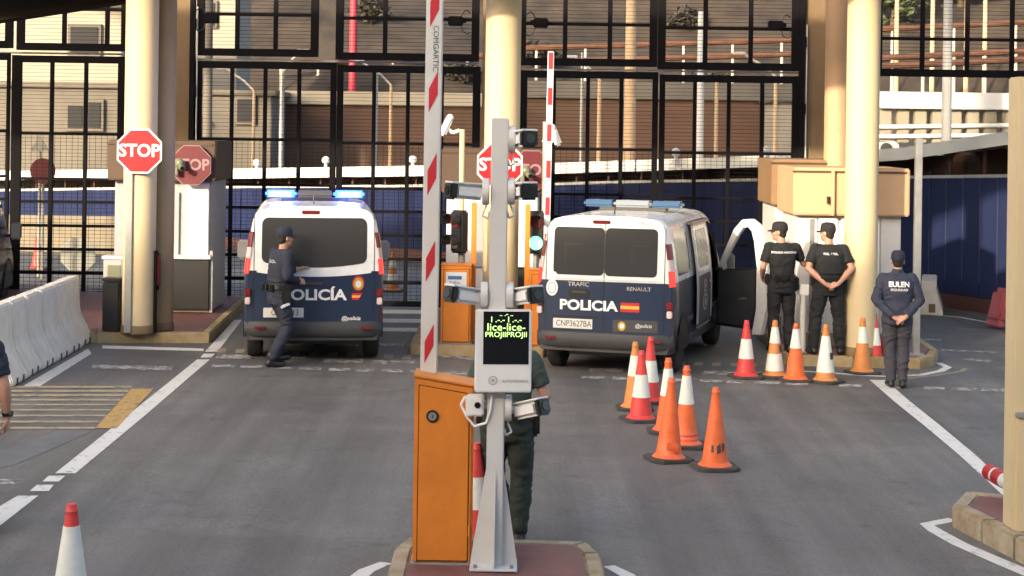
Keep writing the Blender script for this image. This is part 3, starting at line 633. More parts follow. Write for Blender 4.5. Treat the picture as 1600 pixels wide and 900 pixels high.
# trees and bushes
def leafcloud(c, r, n, size, seed):
    rnd = random.Random(seed); s = MB()
    for i in range(n):
        v = Vector((rnd.gauss(0, 1), rnd.gauss(0, 1), rnd.gauss(0, 1))).normalized() * (rnd.random() ** 0.45)
        q = 0.75 + 0.5 * noise.noise(v * 2.1 + Vector((seed, 0, 0)))
        p = Vector((c[0] + v.x * r[0] * q, c[1] + v.y * r[1] * q, c[2] + v.z * r[2] * q))
        a = Vector((rnd.gauss(0, 1), rnd.gauss(0, 1), rnd.gauss(0, 1))).normalized(); b_ = a.orthogonal().normalized(); z = size * (0.6 + rnd.random() * 0.8)
        s.add([p - a * z, p + b_ * z * 0.5, p + a * z, p - b_ * z * 0.5], [(0, 1, 2, 3)])
    return s
def tree(label, px, pyb, Y, h, r, n, seed, name='tree'):
    p = P(px, pyb, Y); z0 = hz(p.x, Y) - 0.3
    t = thing(name, label, 'tree' if name == 'tree' else 'bush', (p.x, Y, z0)); top = max(1.0, p.z - z0) + h * 0.3
    s = MB(); s.tube((0, 0, 0), (0.1, 0, top * 0.7), 0.16, 0.09, 8)
    for q in range(5):
        an = q * 1.3; s.tube((0.1, 0, top * (0.45 + 0.05 * q)), (0.1 + math.cos(an) * r * 0.7, math.sin(an) * r * 0.7, top * 0.8 + 0.2 * q), 0.07, 0.02, 6)
    s.build('trunk', M['bark'], t); leafcloud((0, 0, top), (r, r, h * 0.6), n, 0.17, seed).build('crown', M['leaf'], t)
for i, (px, py, Y, h, r, n, lb) in enumerate([(1395, 25, 70, 3, 1.7, 1300, 'green scrub tree nearest the tall right column at the top'), (1437, 10, 74, 3.5, 1.8, 1300, 'green scrub tree left of the mast at the top'), (1500, 30, 72, 2.6, 2.0, 1300, 'green scrub tree right of the mast at the top'), (1575, 12, 75, 3.6, 2.1, 1400, 'green scrub tree at the top right corner')]):
    tree(lb, px, py, Y, h, r, n, 11 + i)
for i, (px, py, Y, lb) in enumerate([(845, 20, 68, 'dry bush on the slope right of the middle column'), (1118, 45, 66, 'dark bush on the slope above the right van'), (580, 10, 70, 'dry bush on the slope beside the red banner pole'), (720, 60, 66, 'low dry bush on the slope left of the middle column'), (1075, 15, 72, 'sparse bush high on the slope right of the thick wooden pole')]):
    p = P(px, py, Y); t = thing('bush', lb, 'bush', (p.x, Y, hz(p.x, Y) - 0.1))
    leafcloud((0, 0, 0.5), (1.1, 0.9, 0.7), 420, 0.13, 40 + i).build('foliage', M['dryleaf'], t); MB().tube((0, 0, -0.2), (0, 0, 0.5), 0.06, 0.03, 6).build('stem', M['bark'], t)

# ================================================================== OBJECTS
# ------------------------------------------------------------------ booths
def booth(label, px0, px1, Y, ztop, zf, fm, wm, hh=0.15, depth=1.6, style=0, fdep=0.0):
    p0, p1 = onground(px0, Y, 2.6), onground(px1, Y, 2.6); cx = (p0.x + p1.x) / 2; W = p1.x - p0.x
    t = thing('booth', label, 'booth', (cx, Y, gz(cx) + hh)); z1, z2 = zf - hh, ztop - hh
    MB().box((0, depth / 2, (z1 + z2) / 2), (W, depth, z2 - z1)).build('fascia', M[fm], t, bevel=0.02)
    MB().box((-W * 0.02, -0.012, z2 - 0.06), (W * 0.98, 0.02, 0.025)).build('trim_line', M['fascb'], t)
    bw = W * 0.90
    MB().box((0, depth / 2 + 0.08, z1 / 2), (bw, depth - 0.2, z1 - 0.004)).build('wall', M[wm], t, bevel=0.01)
    if style == 0:   # grey front with cupboard and counter
        MB().box((bw * 0.36, 0.13, z1 * 0.52), (bw * 0.24, 0.06, z1 * 0.93)).build('corner_post', M['cabin'], t, bevel=0.01)
        MB().box((bw * 0.30, 0.10, 0.45), (bw * 0.40, 0.16, 0.80)).build('cupboard', M['plastb'], t, bevel=0.01)
        MB().box((bw * 0.30, 0.08, 0.90), (bw * 0.44, 0.24, 0.06)).build('counter', M['greyw'], t, bevel=0.01)
        MB().box((-bw * 0.02, 0.155, z1 * 0.66), (bw * 0.38, 0.04, z1 * 0.5)).build('window', M['cabing'], t, bevel=0.005)
        MB().box((bw * 0.515, 0.10, 0.5), (0.05, 0.05, 1.0)).build('leg', M['steel'], t)
        MB().box((0, 0.15, 0.06), (bw * 0.98, 0.1, 0.12)).build('plinth', M['bconc'], t)
    else:            # white front of tall panels
        n_ = 5
        for i in range(n_):
            x = -bw / 2 + bw * (i + 0.5) / n_
            MB().box((x, 0.165, z1 * 0.5), (bw / n_ - 0.02, 0.03, z1 * 0.96)).build('panel', M['white' if i % 2 else 'cabin'], t, bevel=0.006)
        MB().box((-bw * 0.36, 0.145, z1 * 0.5), (0.06, 0.03, z1 * 0.94)).build('mullion', M['steel'], t)
        MB().box((0, 0.14, 0.10), (bw, 0.08, 0.2)).build('plinth', M['bconc'], t)
    return t
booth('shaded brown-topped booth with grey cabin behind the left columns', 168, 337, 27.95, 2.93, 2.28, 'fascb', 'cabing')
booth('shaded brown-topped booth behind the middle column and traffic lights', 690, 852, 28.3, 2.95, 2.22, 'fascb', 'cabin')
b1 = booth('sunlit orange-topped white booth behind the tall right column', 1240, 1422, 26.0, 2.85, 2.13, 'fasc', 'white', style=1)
b2 = booth('shaded tan-topped booth set back behind the orange-topped one', 1206, 1370, 28.3, 2.93, 2.18, 'fasct', 'cabin', style=1)
MB().box((-0.29, -0.03, 2.32), (0.05, 0.08, 0.68)).build('downpipe', M['fasc'], b1, bevel=0.01)
MB().tube((-0.36, -0.05, 2.16), (-0.36, -0.05, 2.27), 0.025, n=10).build('lamp', M['plastb'], b1)
MB().box((-0.62, -0.012, 2.42), (0.10, 0.02, 0.09)).build('sticker', M['paper'], b2)

# ------------------------------------------------------------------ stop signs
def octa(r): return [(r * math.cos(R(22.5 + 45 * i)) / math.cos(R(22.5)), r * math.sin(R(22.5 + 45 * i)) / math.cos(R(22.5))) for i in range(8)]
def stop_sign(label, px, py, Y, wpx, bright=True, rz=0.0, ground=None):
    p = P(px, py, Y); r = wpx / 2 * Y / FPX
    t = thing('stop_sign', label, 'sign', tuple(p), rz)
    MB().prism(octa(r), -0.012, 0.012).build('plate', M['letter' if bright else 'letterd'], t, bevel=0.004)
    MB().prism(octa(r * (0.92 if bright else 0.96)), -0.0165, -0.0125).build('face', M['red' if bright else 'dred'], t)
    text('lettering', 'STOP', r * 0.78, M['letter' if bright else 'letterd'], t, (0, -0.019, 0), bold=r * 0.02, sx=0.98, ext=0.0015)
    MB().box((0, 0.035, 0), (r * 0.8, 0.045, 0.05)).build('bracket', M['steel'], t)
    return t
stop_sign('bright red stop sign on the sunlit column at left', 218, 236, colL.location.y - rL - 0.07, 70)
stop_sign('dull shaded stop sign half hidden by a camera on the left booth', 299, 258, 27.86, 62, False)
stop_sign('bright stop sign half hidden by the white camera pole', 781, 258, colC.location.y - rC - 0.07, 71)
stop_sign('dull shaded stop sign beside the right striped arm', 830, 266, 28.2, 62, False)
# signs seen from behind, beyond the left gate
def backsign(label, px, py, Y, w, shape, m):
    p = P(px, py, Y); r = w / 2 * Y / FPX; t = thing('road_sign', label, 'sign', (p.x, Y, gz(p.x))); z = p.z - gz(p.x)
    poly = {'round': [(r * math.cos(i * math.pi / 12), r * math.sin(i * math.pi / 12)) for i in range(24)], 'tri': [(-r, -r * .7), (r, -r * .7), (0, r)], 'dia': octa(r)}[shape]
    MB().prism([(a, c + z) for a, c in poly], -0.01, 0.01).build('plate', M[m], t); MB().tube((0, 0.04, 0), (0, 0.04, z + r * .5), 0.03, n=8).build('pole', M['steeld'], t)
backsign('round red road sign seen through the leftmost gate', 67, 267, 34.5, 40, 'round', 'dred')
backsign('grey triangular sign back above the round red sign at left', 62, 226, 35.0, 30, 'tri', 'steeld')
backsign('grey octagonal sign back low behind the leftmost gate', 122, 398, 34.0, 54, 'dia', 'steeld')

# ------------------------------------------------------------------ barriers with orange housings
def housing(label, px0, px1, pyb, H, arm=None, h=0.15, depth=0.34, slope=0.07, rz=0.0, notice=False):
    g = G((px0 + px1) / 2, pyb, h); W = (px1 - px0) * g.y / FPX
    t = thing('barrier_housing', label, 'barrier', tuple(g), rz)
    MB().prism([(-W / 2, 0), (W / 2, 0), (W / 2, H - slope), (-W / 2, H)], 0, depth).build('cabinet', M['orange'], t, bevel=0.012, smooth=30)
    MB().prism([(-W / 2 + 0.035, 0.02), (W / 2 - 0.03, 0.02), (W / 2 - 0.03, H - slope - 0.055), (-W / 2 + 0.035, H - 0.065)], -0.006, 0.004).build('door', M['orange'], t, bevel=0.004)
    MB().prism([(-W / 2 + 0.029, 0.014), (W / 2 - 0.024, 0.014), (W / 2 - 0.024, H - slope - 0.049), (-W / 2 + 0.029, H - 0.059)], -0.0015, 0.003).build('door_gap', M['darkb'], t)
    for zz in (0.2, H * 0.78): MB().tube((W / 2 - 0.018, -0.008, zz), (W / 2 - 0.018, -0.008, zz + 0.07), 0.008, n=8).build('hinge', M['orange'], t)
    for bx in (-1, 1): MB().tube((bx * (W / 2 - 0.02), -0.004, 0.012), (bx * (W / 2 - 0.02), -0.016, 0.012), 0.009, n=6).build('bolt', M['steel'], t)
    MB().prism([(-W / 2 - 0.008, H - 0.004), (W / 2 + 0.008, H - slope - 0.004), (W / 2 + 0.008, H - slope + 0.010), (-W / 2 - 0.008, H + 0.012)], -0.012, depth + 0.01).build('lid', M['orange'], t, bevel=0.003)
    MB().box((0, depth / 2, -0.003), (W + 0.03, depth + 0.03, 0.012)).build('base_plate', M['steeld'], t)
    return t, W
h1, W1 = housing('large orange barrier housing on the near island, left of the white pole', 644, 736, 880, 1.345)
lk = MB().tube((-0.08, -0.006, 1.06), (-0.08, -0.016, 1.06), 0.045, n=20).build('lock', M['plastb'], h1)
MB().tube((-0.08, -0.016, 1.06), (-0.08, -0.024, 1.06), 0.030, n=20).build('lock_cylinder', M['steel'], lk); MB().box((-0.08, -0.026, 1.06), (0.008, 0.004, 0.022)).build('keyhole', M['plastb'], lk)
def striped_arm(label, base, top, w, d, stripes, m='stripe', txt=None):
    base, top = Vector(base), Vector(top); L = (top - base).length
    t = thing('road_barrier', label, 'barrier arm', tuple(base))
    lean = math.atan2(top.x - base.x, top.z - base.z); t.rotation_euler = (0, lean, 0)
    MB().box((0, 0, L / 2), (w, d, L)).build('boom', M['greyw' if txt else 'white'], t, bevel=0.008)
    for z0, z1, sk in stripes:
        hw = w * 0.26 if txt else w * 0.36
        MB().prism([(-hw, z0), (hw, z0 + sk), (hw, z1), (-hw, z1 - sk)], -d / 2 - 0.003, -d / 2 + 0.002).build('stripe', M[m], t)
    if txt: text('lettering', txt[0], txt[2], M['ink'], t, (0.012, -d / 2 - 0.002, txt[1]), rot=(R(90), R(90), 0), ext=0.001)
    return t
gb = P(669.5, 605, 12.72); k12 = FPX / 12.7
def az(py): return (605 - py) / k12
striped_arm('near white barrier arm with slanted red stripes standing upright in the orange housing', gb, (gb.x + 0.01, gb.y, gb.z + az(-120)), 0.125, 0.05,
            [(az(567), az(505), 0.13), (az(440), az(375), 0.13), (az(305), az(238), 0.13), (az(175), az(110), 0.13), (az(42), az(-25), 0.13), (az(-90), az(-118), 0.05)], txt=('COMGARTIC', az(75), 0.058))
h2, W2 = housing('smaller orange barrier housing with a notice behind the traffic light', 688, 735, 536, 1.13, slope=0.0)
MB().box((0.0, -0.008, 0.88), (0.30, 0.006, 0.30)).build('notice', M['paper'], h2); MB().box((-0.02, -0.0125, 0.95), (0.2, 0.004, 0.05)).build('notice_band', M['bluep'], h2); MB().box((-0.02, -0.0125, 0.80), (0.2, 0.004, 0.07)).build('notice_band', M['bluep'], h2)
text('notice_text', 'Tráfico', 0.055, M['ink'], h2, (-0.02, -0.012, 0.88), ext=0.0006)
h3, W3 = housing('orange barrier housing half hidden behind the right van', 826, 868, 541, 1.1, slope=0.0)
a0, a1 = P(852.5, 440, 25.7), P(861, 80, 25.7)
s3 = FPX / 25.7
striped_arm('thin red and white striped barrier arm upright behind the right van', a0, a1, 0.092, 0.04, [((440 - b_) / s3, (440 - t_) / s3, 0.0) for t_, b_ in ((82, 108), (137, 164), (194, 221), (251, 278), (308, 336), (365, 392))])
for px, lb in ((738, 'thin orange post left of the middle column'), (822, 'thin orange post right of the middle column')):
    q = onground(px, 25.5, 0.142); t = thing('orange_post', lb, 'post', tuple(q)); MB().box((0, 0, 1.02), (0.075, 0.05, 2.04)).build('shaft', M['orange'], t, bevel=0.006); MB().box((0, 0, 0.01), (0.16, 0.14, 0.02)).build('foot', M['steel'], t)
# low arm tip at the right edge
p0, p1 = P(1546, 737, 15.4), P(1640, 792, 14.4)
t = thing('road_barrier', 'lowered barrier arm tip with red bands at the right edge', 'barrier arm', tuple(p0)); d = p1 - p0
MB().tube((0, 0, 0), d, 0.07, n=14).build('boom', M['greyw'], t, smooth=40)
for f0, f1 in ((0.0, 0.10), (0.14, 0.26)): MB().tube(d * f0 - d.normalized() * 0.003, d * f1, 0.074, n=14).build('red_band', M['red'], t, smooth=40)

# ------------------------------------------------------------------ near camera pole
YP = 12.42; KP = FPX / YP
pb_ = G(771, 884, 0.15)
pole = thing('camera_pole', 'white square pole with flared base on the near island carrying cameras', 'pole', (pb_.x, YP, pb_.z))
HP = 3.37 - pb_.z
pole.rotation_euler = (0, R(0.1), 0)
MB().box((0, 0, HP / 2), (0.125, 0.125, HP)).build('shaft', M['greyw'], pole, bevel=0.008)
MB().box((0, 0, 0.008), (0.34, 0.34, 0.016)).build('base_plate', M['greyw'], pole, bevel=0.004)
for sx in (-1, 1):
    MB().prism([(sx * 0.0635, 0.016), (sx * 0.165, 0.016), (sx * 0.165, 0.05), (sx * 0.0635, 0.70)], -0.006, 0.006).build('gusset', M['greyw'], pole)
    MB().prism([(sx * 0.0635, 0.016), (sx * 0.165, 0.016), (sx * 0.165, 0.05), (sx * 0.0635, 0.70)], -0.006, 0.006, 'x').build('gusset', M['greyw'], pole)
    for sy in (-1, 1): MB().tube((sx * 0.13, sy * 0.13, 0.016), (sx * 0.13, sy * 0.13, 0.04), 0.014, n=6).build('bolt', M['steel'], pole)
def camera(label, px, py, yaw, pitch=-4, side=1, s=1.14, Y=YP, mount=None):
    """bullet camera fixed to the side of the pole; side +1 right, -1 left; yaw in degrees from straight towards the viewpoint"""
    c = P(px, py, Y); mx = mount if mount else (pole.location.x + side * 0.066)
    t = thing('security_camera', label, 'camera', (mx, Y, c.z)); off = Vector((c.x - mx, 0, 0))
    MB().tube((0, 0, 0.0), (side * 0.045 * s, 0, 0), 0.085 * s, n=24).build('junction_box', M['greyw'], t, bevel=0.006, smooth=40)
    rot = Matrix.Rotation(R(yaw), 3, 'Z') @ Matrix.Rotation(R(pitch), 3, 'X')
    ctr = Vector((off.x, -0.05, 0))
    MB().cap((side * 0.04, 0, 0), ctr + rot @ Vector((0, 0.06 * s, 0)), 0.032 * s, 0.03 * s, 10).build('arm', M['greyw'], t, smooth=40)
    MB().box(ctr, (0.098 * s, 0.21 * s, 0.098 * s), rot=rot).build('body', M['white'], t, bevel=0.022 * s, smooth=40)
    MB().box(ctr + rot @ Vector((0, -0.02 * s, 0.052 * s)), (0.104 * s, 0.24 * s, 0.012 * s), rot=rot).build('sun_hood', M['white'], t, bevel=0.004)
    f = MB().box(ctr + rot @ Vector((0, -0.118 * s, 0)), (0.112 * s, 0.05 * s, 0.112 * s), rot=rot).build('front', M['plastb'], t, bevel=0.015 * s, smooth=40)
    q = rot @ Vector((0, -1, 0)); fc = ctr + rot @ Vector((0, -0.143 * s, 0))
    MB().tube(fc, fc + q * 0.006, 0.030 * s, n=18).build('lens', M['lens'], f)
    MB().path([Vector((side * 0.02, -0.01, -0.085 * s)), Vector((side * 0.05, -0.01, -0.15 * s)), Vector((side * 0.01, -0.01, -0.17 * s)), Vector((0.0, -0.01, -0.13 * s))], 0.008, 6).build('cable', M['greyw'], t)
    return t
camera('topmost white camera on the right side of the near pole', 815, 218, 22, side=1)
camera('white camera on the left side of the near pole at the stop signs', 731, 299, -62, side=-1)
camera('white camera right of the near pole just below the stop sign', 816, 299, 20, side=1)
camera('white camera left of the near pole just above the text display', 727, 461, -50, -10, side=-1)
camera('white camera right of the near pole just above the text display', 819, 462, 36, -10, side=1)
camera('white camera right of the near pole below the text display', 826, 638, 48, -16, side=1)
q = P(742, 632, YP); t = thing('sensor_box', 'small white sensor box with one lens below the text display', 'sensor', (pole.location.x - 0.066, YP, q.z)); ox = q.x - t.location.x
MB().box((ox, -0.02, 0), (0.13, 0.13, 0.145)).build('housing', M['white'], t, bevel=0.012, smooth=40); MB().tube((ox + 0.02, -0.085, 0.01), (ox + 0.02, -0.097, 0.01), 0.022, n=16).build('lens', M['lens'], t); MB().box((ox / 2, 0, 0), (abs(ox), 0.04, 0.05)).build('bracket', M['greyw'], t)
MB().path([Vector((ox - 0.07, -0.02, 0.06)), Vector((ox - 0.10, -0.02, 0.0)), Vector((ox - 0.06, -0.03, -0.08)), Vector((ox, -0.04, -0.15)), Vector((0.0, -0.07, -0.12)), Vector((0.03, -0.075, -0.03)), Vector((0.04, -0.075, 0.08))], 0.009, 8).build('cable', M['white'], t)
# text display
pc = P(787, 549, YP - 0.14)
disp = thing('text_display', 'white panel with black screen of green letters on the near pole', 'display', (pc.x, pc.y, pc.z), R(5))
dw, dh = 0.40, 0.585
MB().box((0, 0.04, 0), (dw, 0.10, dh)).build('case', M['white'], disp, bevel=0.008, smooth=40)
sc_ = MB().box((0.015, -0.0115, 0.097), (0.325, 0.004, 0.375)).build('screen', M['lens'], disp)
for z, tx, sz, kx in ((0.268, '.. .- ..', 0.05, 1.0), (0.226, 'l .-.- l .-.-', 0.058, 1.12), (0.172, 'lice-lice-', 0.074, 1.12), (0.120, 'PROJIIPROJII', 0.052, 1.08)):
    text('screen_text', tx, sz, M['led'], sc_, (0.015, -0.0145, z), ext=0.0008, sx=kx)
MB().tube((-0.075, -0.010, -0.205), (-0.075, -0.0125, -0.205), 0.032, n=24).build('emblem', M['grime'], disp); MB().tube((-0.075, -0.0125, -0.205), (-0.075, -0.0135, -0.205), 0.026, n=24).build('emblem_centre', M['white'], disp); 
for a_ in range(4): MB().box((-0.075, -0.014, -0.205), (0.05, 0.001, 0.004), rot=Matrix.Rotation(R(45 * a_), 3, 'Y')).build('emblem_ray', M['grime'], disp)
text('maker_name', 'AUTOTRÓNICA', 0.026, M['grime'], disp, (0.085, -0.0115, -0.212), ext=0.0006, bold=0.0006)
# conduit clips

# ------------------------------------------------------------------ traffic lights and posts on the middle island
def traffic_light(label, px, pyc, Y, yaw, lit, ground_px):
    p = P(px, pyc, Y); t = thing('traffic_light', label, 'traffic light', (p.x, Y, gz(p.x) + 0.15), R(yaw)); z = p.z - t.location.z
    MB().tube((0, 0.06, 0), (0, 0.06, z), 0.045, n=14).build('pole', M['steeld'], t, smooth=40)
    MB().box((0, 0, z), (0.26, 0.16, 0.64)).build('head', M['plastb'], t, bevel=0.03, smooth=40)
    for i, dz in enumerate((0.155, -0.155)):
        lm = ('lampred' if i == 0 else ('greenlit' if lit else 'lampoff'))
        MB().tube((0, -0.075, z + dz), (0, -0.095, z + dz), 0.10, n=24).build('lens', M[lm], t)
        s = MB(); n_ = 14; L = 0.17
        for k in range(n_):
            a0_, a1_ = R(-20 + 220 * k / n_), R(-20 + 220 * (k + 1) / n_)
            f = lambda a, r, y: (r * math.cos(a), y, z + dz + r * math.sin(a))
            s.add([f(a0_, .105, -.08), f(a1_, .105, -.08), f(a1_, .115, -.08 - L), f(a0_, .115, -.08 - L), f(a0_, .113, -.08), f(a1_, .113, -.08), f(a1_, .123, -.08 - L), f(a0_, .123, -.08 - L)], [(0, 1, 2, 3), (7, 6, 5, 4), (3, 2, 6, 7)])
        s.build('visor', M['plastb'], t)
    return t
traffic_light('unlit traffic light turned left above the smaller orange housing', 718, 362, 25.75, -48, False, 720)
traffic_light('traffic light with green lamp lit beside the right van', 838, 363, 25.75, -4, True, 840)
def campost(label, px, pyt, Y, r, m, rz, clabel, cx, cy, head=1):
    p = P(px, pyt, Y); g = onground(px, Y, 0.15); t = thing('camera_post', label, 'post', tuple(g)); MB().tube((0, 0, 0), (0, 0, p.z - g.z), r, n=14).build('shaft', M[m], t, smooth=40); MB().tube((0, 0, 0), (0, 0, 0.02), r * 2.2, n=14).build('foot', M['steel'], t)
    c = P(cx, cy, Y); k = thing('security_camera', clabel, 'camera', tuple(c)); dx = p.x - c.x
    rot = Matrix.Rotation(R(rz), 3, 'Y')
    MB().box((0, -0.02, 0), (0.11, 0.12, 0.30), rot=rot).build('body', M['white'], k, bevel=0.03, smooth=40)
    MB().path([Vector((0.02, 0, -0.03)), Vector((dx * 0.5, 0, -0.10)), Vector((dx, 0, -0.06))], 0.028, 8).build('bracket', M['white'], k); MB().ball((rot @ Vector((0, -0.05, 0.14))), 0.055).build('dome', M['white'], k, smooth=60)
campost('slim cream camera post left of the middle column', 718, 202, 25.9, 0.04, 'cream', 25, 'tilted white camera on the slim cream post left of the middle column', 697, 197)
campost('grey camera post beside the thin striped arm', 848, 190, 26.0, 0.045, 'steeld', -22, 'tilted white camera behind the thin striped arm', 868, 213)
for px, py, Y, lb in ((280, 258, 27.7, 'small grey camera in front of the shaded left stop sign'), (822, 270, 28.05, 'small brown camera in front of the shaded middle stop sign')):
    c = P(px, py, Y); t = thing('security_camera', lb, 'camera', tuple(c)); MB().ball((0, 0.03, 0.03), (0.08, 0.07, 0.08)).build('housing', M['olive'], t, smooth=60); MB().tube((0.03, -0.02, -0.03), (0.07, -0.10, -0.05), 0.045, n=12).build('barrel', M['olive'], t); MB().tube((0.0695, -0.099, -0.0498), (0.073, -0.106, -0.0516), 0.036, n=12).build('lens', M['lens'], t)
    MB().box((-0.06, 0.05, -0.09), (0.07, 0.08, 0.14)).build('bracket', M['olive'], t, bevel=0.01)

# ------------------------------------------------------------------ cones
def cone(label, px, py, col, bands, H=0.78, Rb=0.135, rz=0.0, tilt=(0, 0), Y=None, marks=None):
    g = G(px, py) if Y is None else onground(px, Y)
    g = Vector((g.x, g.y + 0.17, gz(g.x)))
    t = thing('traffic_cone', label, 'traffic cone', tuple(g), rz, 'traffic cones set out on the road'); t.rotation_euler = (tilt[0], tilt[1], rz)
    z0 = 0.035
    MB().prism([(-.22, -.15), (-.15, -.22), (.15, -.22), (.22, -.15), (.22, .15), (.15, .22), (-.15, .22), (-.22, .15)], 0.0, z0, 'z').build('base', M['conebase'], t, bevel=0.008)
    rr = lambda z: Rb + (0.03 - Rb) * (z - z0) / (H - z0)
    prof = [(Rb + 0.035, z0 + 0.001), (Rb + 0.015, z0 + 0.02)] + [(rr(z0 + (H - z0) * f), z0 + (H - z0) * f) for f in (0.05, 0.25, 0.5, 0.75, 0.9)]
    prof += [(0.040, H - 0.055), (0.043, H - 0.045), (0.036, H - 0.035), (0.031, H), (0.018, H)]
    MB().lathe(prof, 28).build('body', M[col], t, smooth=40)
    for a, c, m in bands:
        n_ = 6; pr = [(rr(H * (a + (c - a) * i / n_)) + 0.003, H * (a + (c - a) * i / n_)) for i in range(n_ + 1)]
        MB().lathe(pr, 28).build('band', M[m], t, smooth=60)
    if marks:
        for (ang, z, w_, h_, m) in marks:
            r_ = rr(z) + 0.006; MB().box((r_ * math.sin(R(ang)), -r_ * math.cos(R(ang)), z), (w_, 0.004, h_), rot=Matrix.Rotation(R(ang), 3, 'Z') @ Matrix.Rotation(R(-8), 3, 'X')).build('mark', M[m], t)
    return t
W_ = 'conewhite'
cone('nearest cone at the lower left with red tip and white body', 99, 969, 'conered', [(0.26, 0.82, W_)], Y=FPX / 241.0 - 0.17)
cone('red cone with one white band standing left of the open van door line', 1168, 593, 'conered', [(0.34, 0.68, W_)], rz=0.2)
cone('orange and white double-banded cone right of the red one', 1213, 592, 'coneyel', [(0.12, 0.42, W_), (0.60, 0.88, W_)], rz=0.5, marks=[(20, 0.40, 0.05, 0.09, 'ink')])
cone('orange-red cone with white upper half between the two banded cones', 1246, 598, 'coneorange', [(0.57, 0.90, W_)], rz=0.1)
cone('mostly white cone with a dark round logo in front of the officer with clasped hands', 1293, 600, 'coneyel', [(0.18, 0.80, W_)], rz=0.8, marks=[(0, 0.36, 0.07, 0.09, 'ink'), (0, 0.362, 0.045, 0.06, 'gold')])
cone('dull orange cone with white collar at the foot of the right column', 1351, 586, 'coneyel', [(0.55, 0.84, W_)], rz=0.3)
cone('dark red cone with white band behind the dull orange one', 1369, 573, 'conered', [(0.38, 0.70, W_)], rz=0.9, marks=[(30, 0.42, 0.04, 0.07, 'ink')])
cone('dark red cone mostly hidden by the legs of the navy-jacketed guard', 1388, 569, 'conered', [(0.72, 0.8, 'dred')], H=0.62)
cone('red cone with one white band heading the group before the right van', 1003, 661, 'conered', [(0.34, 0.66, W_)], rz=0.25, H=0.80)
cone('yellowish orange cone half hidden behind the red and white group leader', 993, 643, 'coneyel', [(0.5, 0.8, W_)], H=0.80)
cone('red-topped cone behind the group leader, close to the van', 1017, 632, 'conered', [(0.32, 0.64, W_)], H=0.80)
cone('orange cone with white collar standing behind the plain dented cone', 1045, 680, 'coneorange', [(0.5, 0.86, W_)], H=0.82)
cone('plain dented orange cone without bands in the middle of the group', 1047, 724, 'coneorange', [], H=0.83, rz=0.35, tilt=(0, R(1.5)), marks=[(-10, 0.16, 0.12, 0.07, 'coneorange'), (15, 0.12, 0.10, 0.05, 'coneorange')])
cone('orange cone with white collar and doubled foot ring at the right of the group', 1074, 702, 'coneorange', [(0.53, 0.88, W_), (0.08, 0.10, 'conered'), (0.14, 0.16, 'conered')], H=0.85)
cone('plain orange cone with dark scrawled marks nearest the viewer in the group', 1120, 737, 'coneorange', [], H=0.80, rz=0.15, marks=[(-28, 0.21, 0.022, 0.07, 'ink'), (-2, 0.205, 0.018, 0.08, 'ink'), (8, 0.215, 0.016, 0.085, 'ink'), (26, 0.225, 0.02, 0.08, 'ink'), (34, 0.235, 0.018, 0.05, 'ink')])
cone('red and white cone squeezed between the orange housing and the near pole', 742, 838, 'conered', [(0.34, 0.66, W_)], Y=13.62)
cone('orange and white cone beyond the gate right of the lit van', 612, 458, 'coneyel', [(0.25, 0.45, W_), (0.62, 0.85, W_)], Y=34.0)
cone('red cone beyond the leftmost gate', 55, 450, 'conered', [], Y=36.5, H=0.7)

# ------------------------------------------------------------------ concrete and plastic barriers
prof = [(-.30, 0), (.30, 0), (.30, .09), (.15, .36), (.105, .50), (.085, .96), (-.085, .96), (-.105, .50), (-.15, .36), (-.30, .09)]
J0, J1 = G(20, 606), G(146, 533)
nJ = 6; base_me = None
place = ['nearest, cut by the picture edge', 'second from the picture edge', 'third from the picture edge', 'fourth from the picture edge', 'fifth, before the last', 'last, next to the black bin']
for i in range(nJ):
    a_, c_ = J0.lerp(J1, i / nJ), J0.lerp(J1, (i + 1) / nJ); L = (c_ - a_).length
    if base_me is None:
        base_me = MB().prism(prof, 0.0, L - 0.035).mesh('barrier', M['concrete'], bevel=0.022, smooth=40)
        rib = MB().prism([(.303, .01), (.303, .088), (.155, .362), (.110, .50), (.090, .93), (.07, .93), (.07, .4), (.2, .01)], 0.0, 0.07).mesh('rib', M['concrete'], bevel=0.01)
        slot = MB().box((0.262, 0, 0.05), (0.085, 0.07, 0.08)).mesh('fork_slot', M['plastb'])
    ang = math.atan2(c_.y - a_.y, c_.x - a_.x) - R(90) + R(random.uniform(-1.3, 1.3))
    t = thing('concrete_barrier', 'white concrete barrier segment in the left row, ' + place[i], 'barrier', (a_.x - 0.30 + random.uniform(-.012, .012), a_.y, gz(a_.x)), ang, 'row of white concrete barriers')
    link('body', base_me, t); link('rib', rib, t, (0.004, 0.06, 0)); link('rib', rib, t, (0.004, L - 0.20, 0)); link('fork_slot', slot, t, (0, L * 0.3, 0)); link('fork_slot', slot, t, (0, L * 0.68, 0))
g = G(1455, 494)
t = thing('concrete_barrier', 'lone white concrete barrier end-on beside the blue walkway', 'barrier', (g.x, g.y + .2, gz(g.x)), R(-14)); me = MB().prism([(-.27, 0), (.27, 0), (.24, .12), (.12, .52), (.14, .54), (.14, .64), (-.14, .64), (-.14, .54), (-.12, .52), (-.24, .12)], 0, 1.6).mesh('body', M['concrete'], bevel=0.015); link('body', me, t); MB().box((0.06, -0.004, 0.13), (0.12, 0.02, 0.16)).build('slot', M['creamd'], t)
g = G(1573, 516)
t = thing('plastic_barrier', 'faded red plastic barrier leaning at the right edge by the blue wall', 'barrier', (g.x, g.y + .2, gz(g.x)), R(20)); t.rotation_euler = (0, R(14), R(20))
MB().box((0, 0, 0.36), (0.62, 0.26, 0.50)).build('body', M['pinkred'], t, bevel=0.03, smooth=40); MB().box((0, 0, 0.655), (0.5, 0.2, 0.085)).build('top', M['pinkred'], t, bevel=0.02)
